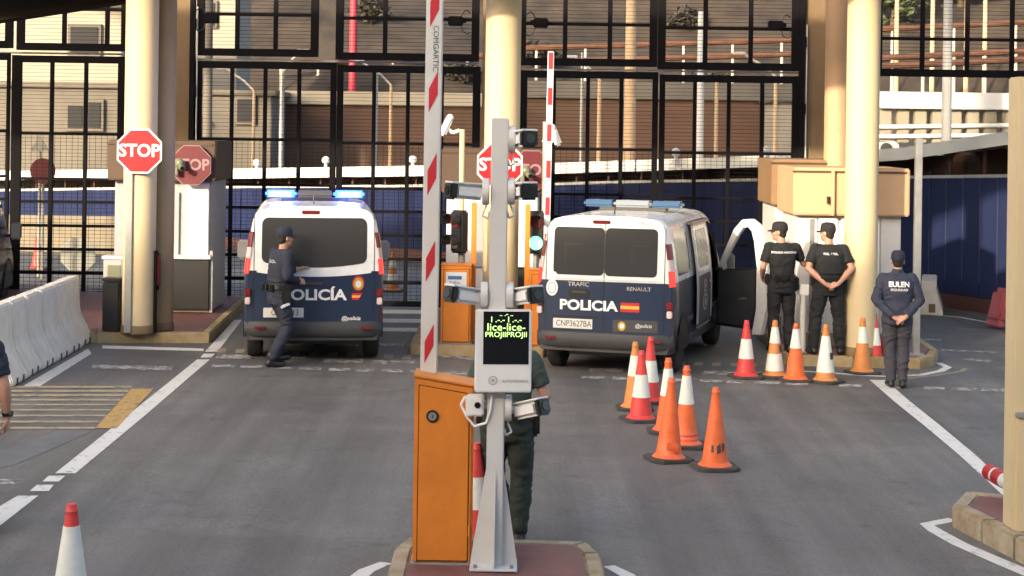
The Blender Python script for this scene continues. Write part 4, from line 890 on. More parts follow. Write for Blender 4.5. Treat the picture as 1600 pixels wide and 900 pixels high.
for q in range(4): MB().box((-0.21 + 0.14 * q, -0.14, 0.33), (0.055, 0.05, 0.40)).build('rib', M['pinkred'], t, bevel=0.012)
for q in (-1, 1): MB().box((q * 0.2, 0, 0.06), (0.16, 0.34, 0.12)).build('foot', M['pinkred'], t, bevel=0.02)
# bin, cabinet, extinguisher, meters
g = G(172, 519, 0.15)
t = thing('waste_bin', 'tall black bin at the left end of the island', 'bin', (g.x, g.y + .14, g.z)); MB().box((0, 0, 0.37), (0.25, 0.25, 0.74)).build('body', M['plastb'], t, bevel=0.02); MB().box((0, 0, 0.76), (0.28, 0.28, 0.05)).build('lid', M['plastb'], t, bevel=0.015)
g = onground(178, 27.4, 0.15)
t = thing('meter_cabinet', 'grey cabinet with dark door left of the sunlit column', 'cabinet', tuple(g)); MB().box((0, 0, 0.45), (0.3, 0.25, 0.90)).build('body', M['cabing'], t, bevel=0.01); MB().box((0.02, -0.127, 0.55), (0.2, 0.02, 0.5)).build('door', M['olive'], t); MB().box((0, 0, 0.92), (0.34, 0.3, 0.05)).build('top', M['greyw'], t)
q = P(243, 424, 25.32); t = thing('fire_extinguisher', 'dark red extinguisher case hung beside the sunlit column', 'extinguisher', tuple(q)); MB().box((0, 0, 0), (0.10, 0.12, 0.56)).build('case', M['darkb'], t, bevel=0.02); MB().tube((0.03, -0.03, -0.2), (0.03, -0.03, 0.24), 0.05, n=14).build('cylinder', M['dred'], t, smooth=40); MB().tube((0.03, -0.03, 0.24), (0.03, -0.03, 0.31), 0.02, n=10).build('valve', M['plastb'], t)
g = onground(1431, 25.4, 0.142); pt = P(1431, 216, 25.4); t = thing('grey_post', 'tall square grey post behind the navy-jacketed guard', 'post', tuple(g)); MB().box((0, 0, (pt.z - g.z) / 2), (0.10, 0.10, pt.z - g.z)).build('shaft', M['steel'], t, bevel=0.008); MB().box((0, 0, 0.01), (0.22, 0.22, 0.02)).build('foot', M['steel'], t)
g = onground(1254, 25.3, 0.142); t = thing('stanchion', 'pale pedestal between the two black-clad officers', 'post', tuple(g)); MB().tube((0, 0, 0), (0, 0, 0.86), 0.045, n=14).build('shaft', M['greyw'], t, smooth=40); MB().box((0, 0, 0.92), (0.16, 0.12, 0.16)).build('head', M['white'], t, bevel=0.015); MB().tube((0, 0, 0), (0, 0, 0.02), 0.11, n=16).build('foot', M['steel'], t)
# big cream post at right edge
g = G(1602, 830, 0.19); Ypst = g.y; pt = P(1602, 120, Ypst)
t = thing('gate_post', 'thick cream post on the near right island at the picture edge', 'post', (g.x + 0.02, Ypst + 0.13, g.z)); MB().box((0, 0, (pt.z - g.z) / 2), (0.26, 0.26, pt.z - g.z)).build('shaft', M['cream'], t, bevel=0.012)
zc = P(1602, 652, Ypst).z - g.z
MB().box((0.02, -0.04, zc / 2), (0.25, 0.262, zc)).build('sleeve', M['cream'], t, bevel=0.008); MB().box((0.02, -0.05, zc + 0.022), (0.27, 0.29, 0.042)).build('sleeve_cap', M['steeld'], t, bevel=0.006)

# ------------------------------------------------------------------ vans
ZH = [(.30, .93), (.40, .955), (.55, .97), (.80, .975), (1.05, .975), (1.2, .965), (1.35, .95), (1.6, .915), (1.85, .865), (1.93, .83), (1.98, .77), (2.01, .66), (2.03, .40), (2.035, 0.0)]
def lerp_tab(tab, t):
    if t <= tab[0][0]: return tab[0][1]
    for (a, c), (a2, c2) in zip(tab[:-1], tab[1:]):
        if t <= a2: return c + (c2 - c) * (t - a) / (a2 - a)
    return tab[-1][1]
ZT = [(0, 2.035), (3.3, 2.035), (3.55, 1.98), (3.8, 1.85), (4.1, 1.60), (4.45, 1.27), (4.8, 1.10), (4.95, 0.95), (5.0, 0.7)]
HF = [(0, 1.0), (4.3, 1.0), (4.7, 0.95), (4.9, 0.87), (5.0, 0.75)]
def rear_y(x, z): return 0.02 + 0.10 * max(0, z - 1.1) ** 1.3 + 0.05 * (x / 0.95) ** 2
def side_x(y, z):
    zt = lerp_tab(ZT, y); zz = .30 + (z - .30) * 1.735 / (zt - .30)
    return lerp_tab(ZH, zz) * lerp_tab(HF, y)
def patch(fn, a0, a1, b0, b1, r, nb=12, na=10, sag=0.0):
    """rounded rectangle laid on a surface fn(a,b)->point, with a small rim"""
    s = MB(); rows = []
    bs = [b0 + (b1 - b0) * (0.5 - 0.5 * math.cos(math.pi * j / nb)) for j in range(nb + 1)]
    for bb_ in bs:
        dst = min(bb_ - b0, b1 - bb_); ins = 0 if dst >= r else r - math.sqrt(max(0, r * r - (r - dst) ** 2))
        rows.append([fn(a0 + ins + (a1 - a0 - 2 * ins) * i / na, bb_ - sag * (1 - ((2.0 * i / na) - 1) ** 2) * (1 if bb_ < (b0 + b1) / 2 else 0) * (1 - (bb_ - b0) / (b1 - b0))) for i in range(na + 1)])
    vv = [p for row in rows for p in row]; k = na + 1
    s.add(vv, [(j * k + i, j * k + i + 1, (j + 1) * k + i + 1, (j + 1) * k + i) for j in range(nb) for i in range(na)])
    return s
def van(label, loc, rz, top='vwhite', low='vnavy', opened=False, lit=False, marks=None, group=None):
    t = thing('police_van' if marks else 'van', label, 'van', loc, rz, group)
    ys = [None, None, None, 0.5, 1.0, 1.45, 1.9, 2.4, 2.95, 3.3, 3.55, 3.88, 4.1, 4.3, 4.45, 4.7, 4.8, 4.9, 4.95, 5.0]
    nz_ = len(ZH)
    def ring(i):
        out = []
        for side in (1, -1):
            col = []
            for z, hw in ZH:
                if ys[i] is None:
                    f, dy = ((0.955, 0.0), (0.985, 0.045), (1.0, 0.12))[i]
                    col.append((side * hw * f, rear_y(0.955 * hw, z) + dy, z))
                else:
                    y = ys[i]; zt = lerp_tab(ZT, y); col.append((side * hw * lerp_tab(HF, y), y, .30 + (z - .30) * (zt - .30) / 1.735))
            out.append(col)
        return out
    rings = [ring(i) for i in range(len(ys))]
    def shell(scale, name, mats, opening, onlyinner=False):
        s = MB()
        for i in range(len(ys) - 1):
            for si in (0, 1):
                for j in range(nz_ - 1):
                    q = [rings[i][si][j], rings[i + 1][si][j], rings[i + 1][si][j + 1], rings[i][si][j + 1]]
                    cz = sum(p[2] for p in q) / 4; cy = sum(p[1] for p in q) / 4
                    if opening and si == 0 and ((2.95 < cy < 3.88 and 0.44 < cz < 1.84)): continue
                    zz = ZH[j][0]
                    mi = 0 if zz >= 1.19 else (1 if zz >= 0.39 else 2)
                    s.add([(p[0] * scale, p[1], p[2] * (scale if scale < 1 else 1)) for p in q], [(0, 1, 2, 3)], mi)
        n_ = 12
        if scale == 1:
            for j in range(nz_ - 1):
                for i in range(n_):
                    def pt(jj, ii):
                        hw = ZH[jj][1] * 0.955; x = -hw + 2 * hw * ii / n_; return (x, rear_y(x, ZH[jj][0]) if 0 < ii < n_ else rear_y(hw, ZH[jj][0]), ZH[jj][0])
                    zz = ZH[j][0]; s.add([pt(j, i), pt(j, i + 1), pt(j + 1, i + 1), pt(j + 1, i)], [(0, 1, 2, 3)], 0 if zz >= 1.19 else (1 if zz >= 0.39 else 2))
        for si in (0,):
            pass
        fr = [rings[-1][0][j] for j in range(nz_)] + [rings[-1][1][j] for j in range(nz_ - 2, -1, -1)]
        s.add([(p[0] * scale, p[1] - (0.03 if scale < 1 else 0), p[2]) for p in fr], [tuple(range(len(fr)))], 1)
        return s.build(name, mats, t, smooth=50, weld=True)
    shell(1, 'body', [M[top], M[low], M['vbump']], opened)
    if opened: shell(0.965, 'inner_lining', [M['seat'], M['seat'], M['seat']], True)
    MB().box((0, 2.5, 0.36), (1.78, 4.7, 0.12)).build('underbody', M['plastb'], t)
    MB().box((0, 0.55, 0.30), (1.2, 0.5, 0.16)).build('spare_wheel_cover', M['plastb'], t, bevel=0.04)
    # bumper
    s = MB(); nb_ = 14
    prof_ = [(.33, .05), (.36, -.03), (.47, -.05), (.54, -.035), (.555, .06)]
    for i in range(nb_):
        for j in range(len(prof_) - 1):
            def bp_(ii, jj):
                x = -0.965 + 1.93 * ii / nb_; return (x, prof_[jj][1] + 0.14 * (abs(x) / 0.965) ** 6, prof_[jj][0])
            s.add([bp_(i, j), bp_(i + 1, j), bp_(i + 1, j + 1), bp_(i, j + 1)], [(0, 1, 2, 3)])
    s.build('rear_bumper', M['vbump'], t, smooth=60, weld=True)
    for sx in (-1, 1):
        MB().box((sx * 0.74, -0.048, 0.47), (0.15, 0.02, 0.035)).build('reflector', M['taildark'], t, bevel=0.004)
        lt = [('lamp_top', 1.50, 1.70, 'taildark'), ('lamp_clear', 1.36, 1.498, 'tailwhite'), ('brake_lamp', 1.16, 1.358, 'tailred')]
        for nm, z0, z1, mm in lt:
            fn = lambda a, z, sx=sx: ((sx * (lerp_tab(ZH, z) * (0.925 + 0.075 * min(1, a * 1.25)) + 0.012)), rear_y(0.955 * lerp_tab(ZH, z), z) - 0.016 + 0.17 * max(0, a - 0.25) ** 1.2, z)
            MB_ = patch(fn, 0, 1, z0, z1, 0.03 if nm != 'lamp_clear' else 0.0, 6, 8); MB_.build('tail_lamp', M[mm], t, smooth=60)
        MB().box((sx * 0.92, 0.045, 0.92), (0.085, 0.05, 0.10)).build('reflector', M['taildark'], t, bevel=0.01); MB().box((sx * 0.92, 0.045, 0.81), (0.075, 0.05, 0.09)).build('marker_lamp', M['tailwhite'], t, bevel=0.01)
        # mirrors
        mr = MB().box((sx * 1.13, 3.78, 1.22), (0.19, 0.10, 0.29)).build('wing_mirror', M['vsilver' if top == 'vwhite' else 'olive'], t, bevel=0.03, smooth=40); MB().box((sx * 1.13, 3.727, 1.22), (0.15, 0.004, 0.24)).build('mirror_glass', M['cabing'], mr); MB().box((sx * 1.0, 3.8, 1.14), (0.16, 0.05, 0.05)).build('mirror_arm', M['plastb'], mr)
        for wy in (0.78, 3.95):
            wl = MB().lathe([(0.20, -0.10), (0.29, -0.11), (0.325, -0.09), (0.335, -0.05), (0.335, 0.05), (0.325, 0.09), (0.29, 0.11), (0.20, 0.10)], 28).build('wheel', M['rubber'], t, smooth=40, loc=(sx * 0.83, wy, 0.335)); wl.rotation_euler = (0, R(90), 0)
            MB().lathe([(0.06, 0.085), (0.19, 0.075), (0.205, 0.095), (0.21, 0.02)], 24).build('rim', M['steel'], wl, smooth=40).rotation_euler = (0, 0 if sx > 0 else R(180), 0)
            # wheel arch trim
            s = MB()
            for k in range(12):
                a0_, a1_ = math.pi * k / 12, math.pi * (k + 1) / 12
                f = lambda a, r, x: (sx * x, wy + r * math.cos(a), 0.335 + r * math.sin(a))
                s.add([f(a0_, .37, .972), f(a1_, .37, .972), f(a1_, .43, .985), f(a0_, .43, .985)], [(0, 1, 2, 3)]); s.add([f(a0_, .37, .972), f(a1_, .37, .972), f(a1_, .37, .70), f(a0_, .37, .70)], [(0, 1, 2, 3)])
            s.build('wheel_arch', M['plastb'], t)
            MB().prism([(wy + .37 * math.cos(math.pi * k / 12), .335 + .37 * math.sin(math.pi * k / 12)) for k in range(13)] + [(wy - .37, .3), (wy + .37, .3)], sx * 0.979, sx * 0.981, 'x').build('wheel_well', M['plastb'], t)
        # side windows
        wins = [(0.42, 1.38), (1.55, 2.80), (3.02, 3.80)]
        for k, (y0, y1) in enumerate(wins):
            if opened and sx > 0 and k > 0: continue
            fn = lambda y, z, sx=sx: (sx * (side_x(y, z) + 0.004), y, z)
            patch(fn, y0, y1, 1.27, 1.84 if k < 2 else 1.78, 0.07).build('side_window', M['glass'], t, smooth=60)
        fn = lambda y, z, sx=sx: (sx * (side_x(y, z) + 0.005), y, z)
        for y0 in (1.47, 2.88, 3.9):
            if opened and sx > 0 and y0 > 1.5: continue
            patch(fn, y0, y0 + 0.012, 0.45, 1.9 if y0 < 3.5 else 1.5, 0.0, 12, 1).build('door_seam', M['plastb'], t)
        patch(fn, 0.5, 4.2, 0.62, 0.70, 0.02, 4, 20).build('rub_strip', M['vbump'], t)
    # windscreen
    fnw = lambda x, y: (x, y, lerp_tab(ZT, y) + 0.012 - 0.06 * (x / 0.75) ** 4)
    patch(fnw, -0.62, 0.62, 3.62, 4.40, 0.08).build('windscreen', M['glass'], t, smooth=60)
    # rear face
    fr = lambda off: (lambda x, z: (x, rear_y(x, z) - off, z))
    if opened:
        for x0, x1 in ((-0.735, -0.006), (0.006, 0.735)):
            wdw = patch(fr(0.006), x0, x1, 1.275, 1.885, 0.06, 12, 10).build('rear_window', M['glass'], t, smooth=60)
            xx = x0 + 0.16 if x0 < 0 else x1 - 0.36
            fr2 = fr(0.008)
            for a, c, e, g_ in ((xx, xx + .22, 1.66, 1.672), (xx, xx + .012, 1.46, 1.67)): patch(fr2, a, c, e, g_, 0, 2, 2).build('window_bar', M['plastb'], wdw)
        patch(fr(0.004), -0.006, 0.006, 0.56, 1.93, 0.0, 14, 2).build('door_seam', M['plastb'], t)
        patch(fr(0.009), -0.80, 0.80, 1.215, 1.232, 0.0, 2, 20).build('trim_line', M['greyw'], t)
    else:
        patch(fr(0.006), -0.735, 0.735, 1.295, 1.885, 0.09, 14, 20, sag=0.05).build('rear_window', M['glass'], t, smooth=60)
        patch(fr(0.004), -0.80, 0.80, 1.175, 1.21, 0.01, 3, 24, sag=0.05).build('trim_line', M[top], t)
        patch(fr(0.0075), -0.03, 0.04, 1.44, 1.50, 0.02, 6, 4).build('wiper_hub', M['plastb'], t)
    for xx in (-0.845, 0.835): patch(fr(0.004), xx, xx + 0.01, 0.58, 1.9, 0.0, 14, 1).build('door_seam', M['plastb'], t)
    MB().box((-0.06, rear_y(0, 1.955) - 0.008, 1.957), (0.25, 0.03, 0.045)).build('high_brake_lamp', M['taildark'], t, bevel=0.01)
    MB().tube((-0.02, 0.7, 2.02), (-0.02, 0.75, 2.16), 0.012, 0.006, 8).build('aerial', M['plastb'], t)
    t.scale = (0.975, 1.0, 1.055)
    if marks:
        marks(t, fr)
        # beacon bar
        MB().box((0, 1.9, 2.055), (1.0, 0.2, 0.05)).build('beacon_mount', M['plastb'], t)
        for x0, x1, mm in ((-0.74, -0.28, 'bluelit' if lit else 'blueoff'), (-0.278, 0.278, 'vbump' if lit else 'beaconbar'), (0.28, 0.74, 'bluelit' if lit else 'blueoff')):
            MB().box(((x0 + x1) / 2, 1.9, 2.13), (x1 - x0, 0.26, 0.095)).build('beacon', M[mm], t, bevel=0.03, smooth=40)
        if lit:
            for x0, x1 in ((-0.68, -0.36), (0.36, 0.68)): MB().box(((x0 + x1) / 2, 1.765, 2.13), (x1 - x0, 0.012, 0.05)).build('flash_tube', M['bluehot'], t, bevel=0.005)
    return t
def lay_text(t, fr, body, x, z, size, m='letter', off=0.007, bold=0.0, sx=1.0, name='lettering', shear=0.0):
    me = text_mesh(body, size, M[m], bold=bold, sx=sx, ext=0.0, shear=shear)
    f = fr(off)
    for v in me.vertices: v.co = Vector(f(x + v.co.x, z + v.co.y))
    return link(name, me, t)
def disc(x, z, rx, rz_, n=24): return [(x + rx * math.cos(2 * math.pi * i / n), z + rz_ * math.sin(2 * math.pi * i / n)) for i in range(n)]
def lay_poly(t, fr, poly, m, off, name):
    f = fr(off); me = bpy.data.meshes.new(name); me.from_pydata([f(*p) for p in poly], [], [tuple(range(len(poly)))]); me.materials.append(M[m]); return link(name, me, t)
def marks_right(t, fr):
    lay_text(t, fr, 'POLICIA', -0.22, 0.885, 0.175, bold=0.006, sx=1.28)
    for z0, z1, m in ((0.905, 0.945, 'stripe'), (0.865, 0.905, 'yellow'), (0.825, 0.865, 'stripe')): lay_poly(t, fr, [(0.24, z0), (0.50, z0), (0.50, z1), (0.24, z1)], m, 0.007, 'flag_stripe')
    # crest
    lay_poly(t, fr, disc(-0.745, 1.10, 0.085, 0.105), 'letter', 0.007, 'crest'); lay_poly(t, fr, disc(-0.745, 1.10, 0.06, 0.075), 'grime', 0.008, 'crest_ring'); lay_poly(t, fr, disc(-0.745, 1.10, 0.048, 0.062), 'letter', 0.009, 'crest_centre')
    lay_poly(t, fr, [(-0.80, 1.20), (-0.69, 1.20), (-0.665, 1.27), (-0.70, 1.30), (-0.745, 1.315), (-0.79, 1.30), (-0.825, 1.27)], 'letter', 0.007, 'crest_crown')
    lay_text(t, fr, 'TRAFIC', -0.36, 1.155, 0.075, 'steel', bold=0.001, sx=1.25); lay_text(t, fr, 'RENAULT', 0.49, 1.12, 0.068, 'steel', bold=0.001, sx=1.15)
    patch(fr(0.012), -0.50, -0.20, 0.99, 1.10, 0.04).build('door_handle', M['plastb'], t, smooth=60); patch(fr(0.03), -0.45, -0.25, 1.045, 1.075, 0.012).build('handle_grip', M['vbump'], t, smooth=60)
    MB().box((-0.435, rear_y(-0.43, .65) - 0.012, 0.65), (0.56, 0.02, 0.125)).build('number_plate', M['plate'], t, bevel=0.004); MB().box((-0.69, rear_y(-0.69, .65) - 0.024, 0.65), (0.04, 0.004, 0.12)).build('plate_band', M['plateblue'], t)
    text('plate_text', 'CNP3627BA', 0.108, M['ink'], t, (-0.42, rear_y(-0.43, .65) - 0.024, 0.65), ext=0.001, sx=0.9)
    patch(fr(0.005), 0.13, 0.76, 0.57, 0.725, 0.02).build('recess_panel', M['vbump'], t, smooth=60)
    lay_poly(t, fr, disc(0.26, 0.645, 0.055, 0.06), 'gold', 0.008, 'badge'); lay_poly(t, fr, disc(0.265, 0.645, 0.03, 0.032), 'letter', 0.0095, 'badge_centre'); lay_text(t, fr, '@policia', 0.56, 0.655, 0.065, off=0.008, shear=0.2)
    patch(fr(0.005), -0.74, -0.08, 0.73, 0.75, 0.0).build('plate_hood', M['plastb'], t); lay_text(t, fr, 'UPR.JSC', 0.54, 1.955, 0.07, 'grime', off=0.02)
    # rear-pointing white side marker plates
def marks_left(t, fr):
    lay_text(t, fr, 'POLICÍA', 0.0, 0.885, 0.19, bold=0.006, sx=1.28)
    for k, m in enumerate(('stripe', 'yellow', 'stripe')): lay_poly(t, fr, [(0.53, 0.825 + 0.03 * k), (0.62 + .02 * k, 0.825 + 0.03 * k), (0.64 + .02 * k, 0.855 + 0.03 * k), (0.53, 0.855 + 0.03 * k)], m, 0.007, 'flag_stripe')
    lay_poly(t, fr, disc(0.62, 1.04, 0.085, 0.10), 'stripe', 0.007, 'badge'); lay_poly(t, fr, disc(0.62, 1.035, 0.07, 0.08), 'gold', 0.008, 'badge_ring'); lay_poly(t, fr, disc(0.62, 1.03, 0.04, 0.045), 'plate', 0.009, 'badge_centre')
    MB().box((-0.42, rear_y(-0.42, .66) - 0.012, 0.66), (0.56, 0.02, 0.125)).build('number_plate', M['plate'], t, bevel=0.004); MB().box((-0.68, rear_y(-0.68, .66) - 0.024, 0.66), (0.04, 0.004, 0.12)).build('plate_band', M['plateblue'], t)
    text('plate_text', 'CNP4413', 0.108, M['ink'], t, (-0.40, rear_y(-0.43, .66) - 0.024, 0.66), ext=0.001, sx=0.9)
    patch(fr(0.005), 0.0, 0.72, 0.60, 0.77, 0.03).build('recess_panel', M['vnavy'], t, smooth=60)
    lay_text(t, fr, '@policia', 0.52, 0.585, 0.075, off=0.008, shear=0.2, bold=0.001)
    patch(fr(0.02), -0.25, 0.12, 1.02, 1.06, 0.012).build('door_handle', M['vbump'], t, smooth=60)
YV = 23.6
vl = onground(489, YV)
van('white and navy police van with lit blue beacons, left of the striped arm', (vl.x, YV, vl.z), R(6.6), lit=True, marks=marks_left, group='police vans at the gate')
vr = onground(941, YV - 0.35)
VR = van('white and navy police van with open front door and unlit beacons', (vr.x, YV - 0.35, vr.z), R(-16), opened=True, marks=marks_right, group='police vans at the gate')
# its sliding door (window with a painted-in tan reflection, grey edges) and opened cab door
fn = lambda y, z: (side_x(y, z) + 0.055, y, z)
sdoor = patch(fn, 1.55, 2.85, 0.48, 1.90, 0.10, 16, 10).build('sliding_door', [M['vsilver']], VR, smooth=60)
fn2 = lambda y, z: (side_x(y, z) + 0.060, y, z)
patch(fn2, 1.66, 2.74, 1.22, 1.86, 0.08).build('door_upper', M['vwhite'], sdoor, smooth=60)
fn3 = lambda y, z: (side_x(y, z) + 0.065, y, z)
patch(fn3, 1.78, 2.62, 1.28, 1.80, 0.07).build('side_window', M['tanglass'], sdoor, smooth=60)
patch(fn2, 1.72, 2.70, 0.52, 1.18, 0.04).build('door_lower', M['vbump'], sdoor, smooth=60)
for z0, r_ in ((1.02, 0.09), (0.80, 0.12)):
    for k in range(3):
        me = MB(); pl = disc(2.2, z0, r_ * 1.6 * (1 - .3 * k), r_ * (1 - .3 * k)); me.add([fn3(a, c) for a, c in pl], [tuple(range(len(pl)))]) ; me.v = [(v[0] + 0.002 * k, v[1], v[2]) for v in me.v]; me.build('emblem', M['grime' if k % 2 == 0 else 'vbump'], sdoor)
MB().box((1.02, 2.66, 1.05), (0.04, 0.14, 0.05)).build('door_handle', M['vsilver'], sdoor, bevel=0.01)
for z in (0.52, 1.9): MB().box((0.90 if z > 1 else 0.985, 2.2, z), (0.08, 1.3, 0.04)).build('slide_rail', M['plastb'], VR)
# seats seen through the cab opening
for sx in (-0.45, 0.42):
    st = MB().box((sx, 3.25, 0.72), (0.5, 0.5, 0.18)).build('seat', M['seat'], VR, bevel=0.05, smooth=40); MB().box((sx, 2.98, 1.12), (0.48, 0.16, 0.72)).build('backrest', M['seat'], st, bevel=0.05, smooth=40); MB().box((sx, 2.97, 1.58), (0.26, 0.10, 0.18)).build('headrest', M['seat'], st, bevel=0.03, smooth=40)
MB().box((0, 4.0, 0.95), (1.7, 0.3, 0.45)).build('dashboard', M['plastb'], VR, bevel=0.06)
# cab door: outline in door plane (u from hinge backwards, z up), swung out
def door_poly(ins=0.0):
    return [(0.02 + ins, 0.45 + ins), (0.90 - ins, 0.45 + ins), (0.95 - ins, 0.75), (0.95 - ins, 1.15), (0.90 - ins, 1.62), (0.84 - ins, 1.80 - ins), (0.72 - ins, 1.87 - ins), (0.58, 1.86 - ins), (0.40 + ins * .3, 1.70 - ins), (0.17 + ins, 1.36), (0.03 + ins, 1.16), (0.02 + ins, 0.9)]
ang = R(-90 + 54)   # closed points backwards (-y); opens outwards to +x
u = Vector((math.cos(ang), math.sin(ang), 0)); nrm = Vector((-u.y, u.x, 0))
H0 = Vector((0.965, 3.88, 0))
def dpt(a, z, off): 
    lean = -0.10 * max(0, z - 1.1)
    return tuple(H0 + u * a * 1.16 + nrm * (off + lean) + Vector((0, 0, z if z > 1.1 else 1.1 - (1.1 - z) * 1.22)))
def dprism(poly, o0, o1, name, m, parent):
    n_ = len(poly); s = MB(); s.add([dpt(a, z, o0) for a, z in poly] + [dpt(a, z, o1) for a, z in poly], [tuple(range(n_)), tuple(range(2 * n_ - 1, n_ - 1, -1))] + [(i, n_ + i, n_ + (i + 1) % n_, (i + 1) % n_) for i in range(n_)]); return s.build(name, M[m], parent, bevel=0.008, smooth=40)
# frame ring of the upper door, built as segments between outer and inner outline
outer = [(0.03, 1.14), (0.16, 1.38), (0.38, 1.73), (0.55, 1.88), (0.72, 1.90), (0.86, 1.82), (0.93, 1.62), (0.965, 1.18)]
inner = [(0.12, 1.16), (0.24, 1.36), (0.45, 1.65), (0.56, 1.765), (0.65, 1.78), (0.71, 1.72), (0.745, 1.58), (0.77, 1.195)]
rear_d = dprism([(0.02, 0.45), (0.695, 0.45), (0.765, 0.7), (0.775, 1.19), (0.03, 1.14)], -0.05, 0.0, 'cab_door', 'vnavy', VR)
dprism([(0.04, 0.48), (0.67, 0.48), (0.74, 0.72), (0.75, 1.17), (0.06, 1.12)], -0.085, -0.0505, 'door_card', 'seat', rear_d)
dprism([(0.70, 0.40), (0.86, 0.41), (0.965, 0.75), (0.965, 1.19), (0.78, 1.19), (0.77, 0.7)], -0.09, 0.004, 'door_edge', 'vwhite', rear_d)
for i in range(len(outer) - 1): dprism([outer[i], outer[i + 1], inner[i + 1], inner[i]], -0.075, 0.003, 'door_frame', 'vwhite', rear_d)
dprism(inner, -0.03, -0.024, 'door_glass', 'doorglass' if 'doorglass' in M else 'glass', rear_d)
dprism([(0.45, 0.78), (0.62, 0.80), (0.62, 0.83), (0.45, 0.81)], -0.10, -0.086, 'pull_handle', 'steel', rear_d)
# dark vehicle cut by the left edge
ve = onground(-168, 25.6)
van('dark olive van cut by the left picture edge with a green-grey mirror', (ve.x, 25.6, ve.z), R(6), top='volive', low='volive')

# ------------------------------------------------------------------ people
V = Vector
def remesh(mb, name, m, parent, voxel=0.011, smooth=4, fold=0.0):
    me = bpy.data.meshes.new(name); me.from_pydata(mb.v, [], mb.f)
    bm = bmesh.new(); bm.from_mesh(me); bmesh.ops.recalc_face_normals(bm, faces=bm.faces); bm.to_mesh(me); bm.free()
    o = bpy.data.objects.new('tmp', me); COL.objects.link(o)
    md = o.modifiers.new('r', 'REMESH'); md.mode = 'VOXEL'; md.voxel_size = voxel
    ms = o.modifiers.new('s', 'SMOOTH'); ms.iterations = smooth; ms.factor = 0.5
    dg = bpy.context.evaluated_depsgraph_get(); dg.update()
    me2 = bpy.data.meshes.new_from_object(o.evaluated_get(dg)); bpy.data.objects.remove(o)
    me2.name = name; me2.materials.clear(); me2.materials.append(m)
    if fold:
        ns = [v.normal.copy() for v in me2.vertices]; off = V((random.random() * 9, random.random() * 9, 0))
        for v, nn in zip(me2.vertices, ns):
            p = v.co + off; a = noise.noise(V((p.x * 5, p.y * 5, p.z * 13 + 2.5 * noise.noise(p * 4)))); c = noise.noise(V((p.x * 14, p.y * 14, p.z * 22)))
            v.co += nn * fold * (1.0 - 2.2 * abs(a) + 0.45 * c)
    me2.polygons.foreach_set('use_smooth', [True] * len(me2.polygons))
    return link(name, me2, parent)
def hand(mb, wrist, direc, palm_n, curl=0.5, thumb=1):
    """palm, four unequal curled fingers and a thumb from the side of the palm"""
    d = V(direc).normalized(); n_ = V(palm_n); n_ = (n_ - d * n_.dot(d)).normalized(); sd_ = d.cross(n_)
    w_ = V(wrist); kn = w_ + d * 0.085
    for k in (-1, 0, 1): mb.cap(w_ + sd_ * 0.012 * k + d * 0.012, kn + sd_ * 0.027 * k, 0.020, 0.0165, 10)
    for k, L in zip((-1.5, -0.5, 0.5, 1.5), (0.060, 0.074, 0.079, 0.070)):
        b0 = kn + sd_ * 0.0205 * k
        d1 = (d * math.cos(curl * 0.6) + n_ * math.sin(curl * 0.6)); d2 = (d * math.cos(curl * 1.6) + n_ * math.sin(curl * 1.6)); d3 = (d * math.cos(curl * 2.4) + n_ * math.sin(curl * 2.4))
        b1 = b0 + d1 * L * 0.5; b2 = b1 + d2 * L * 0.35; b3 = b2 + d3 * L * 0.25
        mb.cap(b0, b1, 0.0095, 0.009, 8); mb.cap(b1, b2, 0.009, 0.0085, 8); mb.cap(b2, b3, 0.0085, 0.0075, 8)
    tb = w_ + d * 0.03 + sd_ * 0.034 * thumb; t1 = tb + (d * 0.7 + sd_ * 0.6 * thumb + n_ * 0.3).normalized() * 0.036; t2 = t1 + (d * 0.85 + n_ * 0.45).normalized() * 0.032
    mb.cap(tb, t1, 0.014, 0.0115, 8); mb.cap(t1, t2, 0.0115, 0.0095, 8)
def head_skin(mb, hd, f):
    """hd centre of skull, f facing direction (horizontal)"""
    f = V(f).normalized(); s_ = V((f.y, -f.x, 0)); u_ = V((0, 0, 1))
    q = Matrix((s_, f, u_)).transposed()
    def E(c, r):
        k = len(mb.v); mb.ball((0, 0, 0), r); mb.v[k:] = [tuple(hd + q @ (V(c) + V(p))) for p in mb.v[k:]]
    E((0, -0.005, 0.02), (0.078, 0.098, 0.105)); E((0, 0.03, -0.055), (0.060, 0.066, 0.072)); E((0, 0.055, -0.095), (0.035, 0.032, 0.026))
    E((0, 0.098, -0.02), (0.014, 0.022, 0.026)); E((0, 0.098, -0.033), (0.019, 0.014, 0.011))       # nose
    E((0, 0.085, -0.068), (0.026, 0.014, 0.010))                                                   # lips
    for k in (-1, 1):
        E((k * 0.082, -0.008, -0.015), (0.010, 0.022, 0.034)); E((k * 0.032, 0.082, 0.018), (0.022, 0.016, 0.010)); E((k * 0.048, 0.055, -0.03), (0.022, 0.03, 0.025))
    return q
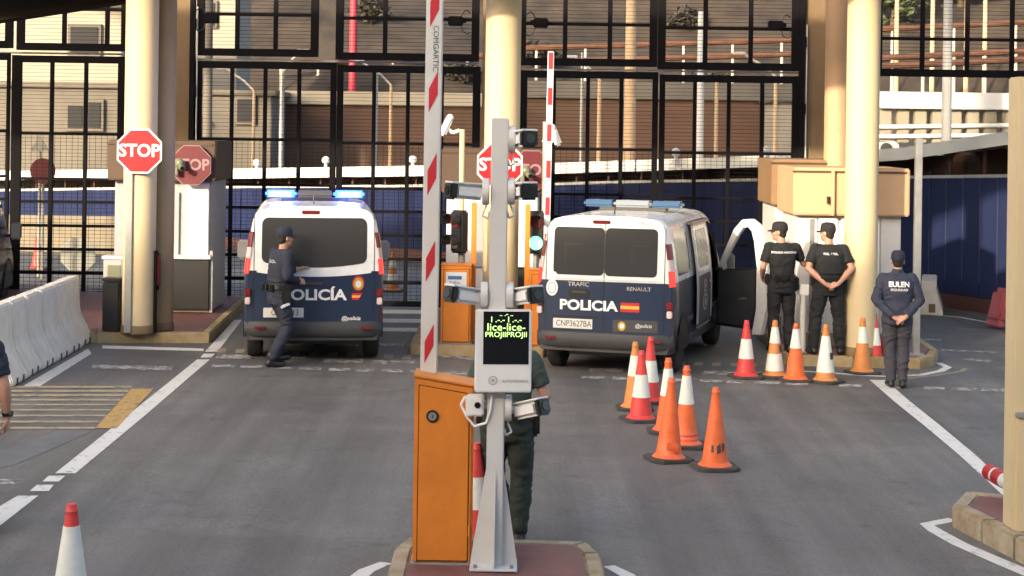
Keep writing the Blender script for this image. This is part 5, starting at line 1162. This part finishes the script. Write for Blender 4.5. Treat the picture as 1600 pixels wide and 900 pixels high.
def person(label, loc, rz, J, look, shirt, trousers, capm='blackcloth', sleeve='short', text_back=None, jacket=False, vest=False, hat=True, thick=1.0, belt=True, watch=None):
    t = thing('person', label, 'person', loc, rz)
    j = {k: V(v) for k, v in J.items() if not k.startswith('hand')}
    look = V(look).normalized(); hd = j['head']
    b = MB()
    q = head_skin(b, hd, look)
    b.cap(j['neck'] - V((0, 0, .06)), hd + V((0, 0, -0.06)) - look * 0.02, 0.062, 0.056)
    b.cap(j['chest'], j['pelvis'], 0.10, 0.10)
    for s in 'LR':
        b.cap(j['sh' + s], j['el' + s], 0.047 * thick, 0.040 * thick); b.cap(j['el' + s], j['el' + s].lerp(j['wr' + s], 0.3), 0.041 * thick, 0.043 * thick); b.cap(j['el' + s].lerp(j['wr' + s], 0.3), j['wr' + s], 0.043 * thick, 0.028)
        b.cap(j['chest'], j['sh' + s], 0.06, 0.045); b.cap(j['pelvis'], j['hip' + s], 0.07, 0.06); b.cap(j['hip' + s], j['kn' + s], 0.06, 0.05); b.cap(j['kn' + s], j['an' + s], 0.05, 0.04)
        hd_ = J.get('hand' + s); hand(b, j['wr' + s], hd_[0], hd_[1], hd_[2], hd_[3])
    remesh(b, 'body', M['skin'], t, 0.0075, 2)
    # hair: back and sides of the skull
    h = MB()
    def E(c, r):
        k = len(h.v); h.ball((0, 0, 0), r, 0, 18, 12); h.v[k:] = [tuple(hd + q @ (V(c) + V(p))) for p in h.v[k:]]
    E((0, -0.022, 0.030), (0.0845, 0.094, 0.104)); E((0, -0.045, -0.035), (0.066, 0.058, 0.06))
    remesh(h, 'hair', M['hair'], t, 0.009, 2)
    if hat:
        c = MB(); n_ = 26
        prof_ = [(1.06, 0.020), (1.075, 0.035), (1.06, 0.075), (0.97, 0.112), (0.72, 0.136), (0.35, 0.145), (0.0, 0.147)]
        vv = [tuple(hd + q @ V((0.087 * r * math.cos(2 * math.pi * i / n_), -0.012 + 0.104 * r * math.sin(2 * math.pi * i / n_), z))) for r, z in prof_ for i in range(n_)]
        c.add(vv, [(a * n_ + i, a * n_ + (i + 1) % n_, (a + 1) * n_ + (i + 1) % n_, (a + 1) * n_ + i) for a in range(len(prof_) - 1) for i in range(n_)])
        cp = c.build('cap', M[capm], t, smooth=60)
        br = MB(); K = 12
        top_ = []; bot = []
        for i in range(K + 1):
            a = math.pi * i / K; x, y = 0.082 * math.cos(a), 0.075 + 0.085 * math.sin(a)
            x0, y0 = 0.088 * math.cos(a), 0.055 * math.sin(a) + 0.035
            top_ += [tuple(hd + q @ V((x0, y0, 0.030))), tuple(hd + q @ V((x, y, 0.018 - 0.012 * abs(math.cos(a)))))]
            bot += [tuple(hd + q @ V((x0, y0, 0.024))), tuple(hd + q @ V((x, y, 0.012 - 0.012 * abs(math.cos(a)))))]
        nn = len(top_)
        br.add(top_ + bot, [(2 * i, 2 * i + 1, 2 * i + 3, 2 * i + 2) for i in range(K)] + [(nn + 2 * i, nn + 2 * i + 2, nn + 2 * i + 3, nn + 2 * i + 1) for i in range(K)] + [(2 * i + 1, nn + 2 * i + 1, nn + 2 * i + 3, 2 * i + 3) for i in range(K)])
        br.build('peak', M[capm], cp)
    # trunk frame
    sv = (j['shR'] - j['shL']); sv.z = 0; sv.normalize(); fv = V((-sv.y, sv.x, 0)); Q = Matrix((sv, fv, V((0, 0, 1)))).transposed()
    pv, cv, nk = j['pelvis'], j['chest'], j['neck']
    def trunk(mb, rings):
        nR = 22; base = len(mb.v); vs_ = []
        for c, rx, ry in rings:
            for i in range(nR):
                a = 2 * math.pi * i / nR; ca, sa = math.cos(a), math.sin(a)
                vs_.append(tuple(V(c) + Q @ V((rx * math.copysign(abs(ca) ** .78, ca), ry * math.copysign(abs(sa) ** .85, sa), 0))))
        k = len(rings); mb.add(vs_, [(a * nR + i, a * nR + (i + 1) % nR, (a + 1) * nR + (i + 1) % nR, (a + 1) * nR + i) for a in range(k - 1) for i in range(nR)] + [tuple(range(nR - 1, -1, -1)), tuple(range((k - 1) * nR, k * nR))])
    s = MB(); e = 0.016 if jacket else (0.012 if vest else 0.0); tk = thick
    low = pv + V((0, 0, -0.14 if jacket else 0.02))
    trunk(s, [(low, 0.172 * tk + e, 0.125 * tk + e), (pv + V((0, 0, 0.06)), 0.166 * tk + e, 0.120 * tk + e), (pv.lerp(cv, 0.45), 0.160 * tk + e, 0.112 * tk + e), (pv.lerp(cv, 0.8), 0.182 * tk + e, 0.122 * tk + e), (cv + V((0, 0, 0.06)), 0.196 * tk + e, 0.124 * tk + e), (cv.lerp(nk, 0.68), 0.165 * tk + e, 0.098 * tk), (nk - V((0, 0, 0.01)), 0.075, 0.072)])
    for sd_ in 'LR':
        sh, el, wr = j['sh' + sd_], j['el' + sd_], j['wr' + sd_]
        s.cap(cv.lerp(nk, 0.35).lerp(sh, 0.4), sh, 0.085 * tk, 0.068 * tk)
        if sleeve == 'short': s.tube(sh, sh.lerp(el, 0.72), 0.069 * tk, 0.066 * tk); s.ball(sh, 0.069 * tk)
        else:
            s.cap(sh, el, 0.072 * tk, 0.058 * tk); s.tube(el, el.lerp(wr, 0.93), 0.058 * tk, 0.046); s.ball(el, 0.058 * tk)
    if jacket: s.tube(nk - V((0, 0, .06)), nk + V((0, 0, 0.03)), 0.085, 0.075)
    shirt_o = remesh(s, 'jacket' if jacket else 'shirt', M[shirt], t, 0.011, 4, 0.010 if jacket else 0.007)
    if vest:
        v_ = MB(); trunk(v_, [(pv + V((0, 0, 0.13)), 0.186 * tk, 0.145 * tk), (pv.lerp(cv, 0.5), 0.190 * tk, 0.146 * tk), (pv.lerp(cv, 0.9), 0.196 * tk, 0.150 * tk), (cv.lerp(nk, 0.4), 0.170 * tk, 0.135 * tk), (cv.lerp(nk, 0.62), 0.13, 0.118)])
        shirt_o = remesh(v_, 'vest', M[shirt], t, 0.012, 4, 0.004)
    p_ = MB()
    trunk(p_, [(pv + V((0, 0, -0.16)), 0.15 * tk, 0.12 * tk), (pv + V((0, 0, -0.06)), 0.178 * tk, 0.132 * tk), (pv + V((0, 0, 0.075)), 0.165 * tk, 0.118 * tk)])
    for sd_ in 'LR':
        hp, kn, an = j['hip' + sd_], j['kn' + sd_], j['an' + sd_]
        p_.cap(hp, hp.lerp(kn, .5), 0.102 * tk, 0.092 * tk); p_.cap(hp.lerp(kn, .5), kn, 0.092 * tk, 0.073 * tk); p_.cap(kn, kn.lerp(an, .4), 0.073 * tk, 0.074 * tk); p_.tube(kn.lerp(an, .4), an + (an - kn).normalized() * 0.0, 0.074 * tk, 0.062); p_.ball(kn.lerp(an, .4), 0.074 * tk)
    remesh(p_, 'trousers', M[trousers], t, 0.011, 4, 0.011)
    for sd_ in 'LR':
        an, toe = j['an' + sd_], j['toe' + sd_]; bt = MB(); d = (toe - an); d.z = 0; d.normalize()
        heel = V((an.x, an.y, 0)) - d * 0.045
        gz_ = toe.z
        bt.cap(an + V((0, 0, 0.06)), V((an.x, an.y, gz_ + 0.05 + max(0, an.z - gz_ - 0.10))), 0.050, 0.050); bt.cap(V((an.x, an.y, an.z - 0.05)) - d * 0.03, toe + V((0, 0, 0.042)), 0.045, 0.040); bt.cap(V((an.x, an.y, an.z - 0.06)) - d * 0.035, toe + V((0, 0, 0.03)), 0.032, 0.03)
        remesh(bt, 'boot', M['leather'], t, 0.009, 2)
    if belt:
        bl = MB(); R_ = [(pv + V((0, 0, 0.045)), 0.186 * tk + e, 0.138 * tk + e), (pv + V((0, 0, 0.095)), 0.184 * tk + e, 0.136 * tk + e)]; trunk(bl, R_)
        bo = bl.build('belt', M['leather'], t, smooth=50)
        hx = pv + Q @ V((0.205 * tk, 0.0, -0.03)); MB().box(hx, (0.06, 0.12, 0.20)).build('holster', M['leather'], bo, bevel=0.02)
        for xx in (-0.13, -0.03, 0.09): MB().box(pv + Q @ V((xx, -0.15 * tk - e, 0.06)), (0.065, 0.04, 0.095), rot=Q).build('pouch', M['leather'], bo, bevel=0.012)
        MB().box(pv + Q @ V((-0.20 * tk, 0.02, 0.03)), (0.05, 0.08, 0.15)).build('radio', M['plastb'], bo, bevel=0.01)
    if text_back:
        bvh = BVHTree.FromPolygons([v.co.copy() for v in shirt_o.data.vertices], [tuple(p.vertices) for p in shirt_o.data.polygons])
        for body, size, dz, bold in text_back:
            me = text_mesh(body, size, M['letter'], bold=bold, ext=0.0)
            bm = bmesh.new(); bm.from_mesh(me); bmesh.ops.triangulate(bm, faces=bm.faces); bmesh.ops.subdivide_edges(bm, edges=bm.edges, cuts=1); bm.to_mesh(me); bm.free()
            for v in me.vertices:
                o0 = cv + V((0, 0, dz)) + Q @ V((v.co.x, -0.6, v.co.y)); hit = bvh.ray_cast(o0, Q @ V((0, 1, 0)))
                v.co = (hit[0] if hit[0] is not None else o0 + Q @ V((0, 0.5, 0))) - Q @ V((0, 0.006, 0))
            link('back_print', me, t)
    if watch:
        wr, el = j['wr' + watch], j['el' + watch]; d = (wr - el).normalized(); c0 = wr - d * 0.035; wo_ = MB().tube(c0 - d * 0.012, c0 + d * 0.012, 0.037, 0.036, 18).build('watch_strap', M['plastb'], t, smooth=40)
        MB().tube(c0 + V((0.033, -0.012, 0)), c0 + V((0.046, -0.016, 0)), 0.023, n=18).build('watch_face', M['vbump'], wo_)
    return t
def base_pose(**k):
    J = dict(pelvis=(0, 0, 0.98), chest=(0, 0, 1.33), neck=(0, 0.01, 1.52), head=(0, 0.03, 1.65),
             shL=(-0.19, 0, 1.45), elL=(-0.25, -0.03, 1.17), wrL=(-0.25, 0.05, 0.93), handL=((0, 0.1, -1), (1, 0, 0), 0.4, 1),
             shR=(0.19, 0, 1.45), elR=(0.25, -0.03, 1.17), wrR=(0.25, 0.05, 0.93), handR=((0, 0.1, -1), (-1, 0, 0), 0.4, -1),
             hipL=(-0.095, 0, 0.92), knL=(-0.105, 0.02, 0.50), anL=(-0.11, -0.02, 0.10), toeL=(-0.13, 0.15, 0.0),
             hipR=(0.095, 0, 0.92), knR=(0.105, 0.02, 0.50), anR=(0.11, -0.02, 0.10), toeR=(0.13, 0.15, 0.0))
    J.update(k); return J
# officer walking to the right behind the lit van's rear, tablet-like gloves raised
g = onground(431, 23.22)
J = base_pose(pelvis=(0, 0.03, 0.96), chest=(0, 0.06, 1.31), neck=(0, 0.075, 1.51), head=(0, 0.11, 1.65),
    shL=(-0.19, 0.06, 1.44), elL=(-0.22, 0.12, 1.18), wrL=(-0.14, 0.36, 1.22), handL=((0.2, 1, 0.35), (0, 0.2, -1), 0.3, 1),
    shR=(0.19, 0.06, 1.44), elR=(0.24, 0.02, 1.17), wrR=(0.12, 0.25, 1.08), handR=((-0.3, 1, 0.1), (-1, 0, -.4), 0.8, 1),
    hipL=(-0.09, 0.03, 0.90), knL=(-0.09, 0.20, 0.53), anL=(-0.09, 0.05, 0.14), toeL=(-0.09, 0.22, 0.06),
    hipR=(0.09, 0.03, 0.90), knR=(0.10, 0.12, 0.50), anR=(0.09, -0.12, 0.11), toeR=(0.09, 0.06, 0.0))
pA = person('officer in navy uniform and cap walking behind the van with lit beacons', (g.x, 23.22, gz(g.x)), R(-56), J, (0, 1, 0), 'navycloth', 'navycloth', capm='navycloth', sleeve='long', text_back=[('POLICIA', 0.055, 0.04, 0.0)], vest=True)
pA.scale = (1.04, 1.04, 1.05)
MB().box((0.205, 0.02, 0.80), (0.02, 0.13, 0.035), rot=Matrix.Rotation(R(20), 3, 'X')).build('leg_strap', M['letter'], pA, bevel=0.004)
# officer with arm stretched to the right, looking left
g = onground(1220, 25.2, 0.142)
J = base_pose(head=(-0.04, 0.03, 1.66), elR=(0.33, 0.10, 1.22), wrR=(0.52, 0.22, 1.17), shR=(0.20, 0.02, 1.44), handR=((1, 0.3, -0.2), (0, 1, 0), 0.6, 1), elL=(-0.27, 0.0, 1.17), wrL=(-0.22, 0.20, 1.02), handL=((0.3, 1, -0.3), (1, 0, 0), 0.5, 1))
pB = person('black-clad officer in cap reaching his right arm towards the pedestal by the open van door', (g.x, 25.2, gz(g.x) + 0.142), R(8), J, (-0.9, 0.45, 0), 'blackcloth', 'blackcloth', text_back=[('POLICIA NACIONAL', 0.040, 0.055, 0.001)], thick=1.02)
# officer with hands clasped behind
g = onground(1293, 25.12, 0.142)
J = base_pose(elL=(-0.30, -0.08, 1.19), wrL=(-0.09, -0.20, 0.985), elR=(0.30, -0.08, 1.19), wrR=(0.09, -0.21, 0.99), handL=((1, -0.15, -0.35), (0.2, 0.6, -0.6), 0.7, 1), handR=((-1, -0.1, -0.3), (-0.2, 0.6, -0.6), 0.7, -1), head=(-0.02, 0.03, 1.67),
    hipL=(-0.10, 0, 0.92), knL=(-0.17, 0.01, 0.50), anL=(-0.20, -0.02, 0.10), toeL=(-0.25, 0.13, 0.0), hipR=(0.10, 0, 0.92), knR=(0.15, 0.02, 0.50), anR=(0.17, 0.0, 0.10), toeR=(0.21, 0.15, 0.0))
pB.scale = (1.06,) * 3
pC = person('black-clad officer in vest and cap with hands clasped behind his back before the booth', (g.x, 25.12, gz(g.x) + 0.142), R(2), J, (-0.75, 0.65, 0), 'blackcloth', 'blackcloth', text_back=[('POL. I POL.', 0.042, 0.06, 0.001)], thick=1.08, vest=True)
pC.scale = (1.06,) * 3
# guard in navy jacket
g = G(1404, 608)
J = base_pose(pelvis=(0, 0, 0.99), elL=(-0.29, -0.05, 1.17), wrL=(-0.07, -0.19, 0.95), elR=(0.29, -0.05, 1.17), wrR=(0.08, -0.21, 0.96), handL=((1, -0.15, -0.4), (0.2, 0.6, -0.6), 0.6, 1), handR=((-1, -0.1, -0.5), (-0.2, 0.6, -0.6), 0.6, -1), head=(0.01, 0.05, 1.68), neck=(0, 0.02, 1.54),
    knL=(-0.085, 0.02, 0.52), anL=(-0.075, -0.04, 0.10), toeL=(-0.09, 0.14, 0), knR=(0.085, 0.02, 0.52), anR=(0.075, -0.08, 0.10), toeR=(0.10, 0.10, 0))
person('guard in navy jacket and grey trousers seen from behind, hands clasped, by the white line', (g.x, g.y + 0.15, gz(g.x)), R(-3), J, (0.1, 1, 0), 'bluejacket', 'greycloth', capm='navycloth', sleeve='long', jacket=True, belt=False, text_back=[('EULEN', 0.092, 0.05, 0.004), ('SEGURIDAD', 0.042, -0.02, 0.001)], thick=1.07)
# officer in green half hidden by the display
g = onground(790, 13.78)
J = base_pose(elL=(-0.30, -0.02, 1.17), wrL=(-0.12, 0.20, 1.10), elR=(0.30, -0.02, 1.17), wrR=(0.20, 0.18, 0.98), handL=((1, 0.6, 0), (0, 0, 1), 0.6, 1), handR=((-0.6, 1, 0), (0, 0, 1), 0.6, 1),
    hipL=(-0.10, 0, 0.92), knL=(-0.10, 0.10, 0.51), anL=(0.02, 0.16, 0.10), toeL=(-0.02, 0.32, 0), hipR=(0.10, 0, 0.92), knR=(0.12, 0.0, 0.50), anR=(0.10, -0.12, 0.10), toeR=(0.13, 0.05, 0))
person('officer in dark green uniform half hidden behind the text display on the near pole', (g.x, 13.78, gz(g.x)), R(0), J, (0.1, 1, 0), 'greenshirt', 'greencloth', capm='greencloth', thick=1.12)
# person at the left edge: only a forearm reaches into view
g = onground(-51, 13.5)
J = base_pose(elR=(0.28, -0.02, 1.16), wrR=(0.285, 0.04, 0.91), handR=((0.0, 0.1, -1), (-1, 0, 0), 0.75, -1))
person('bare forearm with black watch and navy sleeve of a person at the left edge', (g.x, 13.5, gz(g.x)), R(0), J, (0, 1, 0), 'navycloth', 'navycloth', hat=False, belt=False, watch='R', thick=1.12)
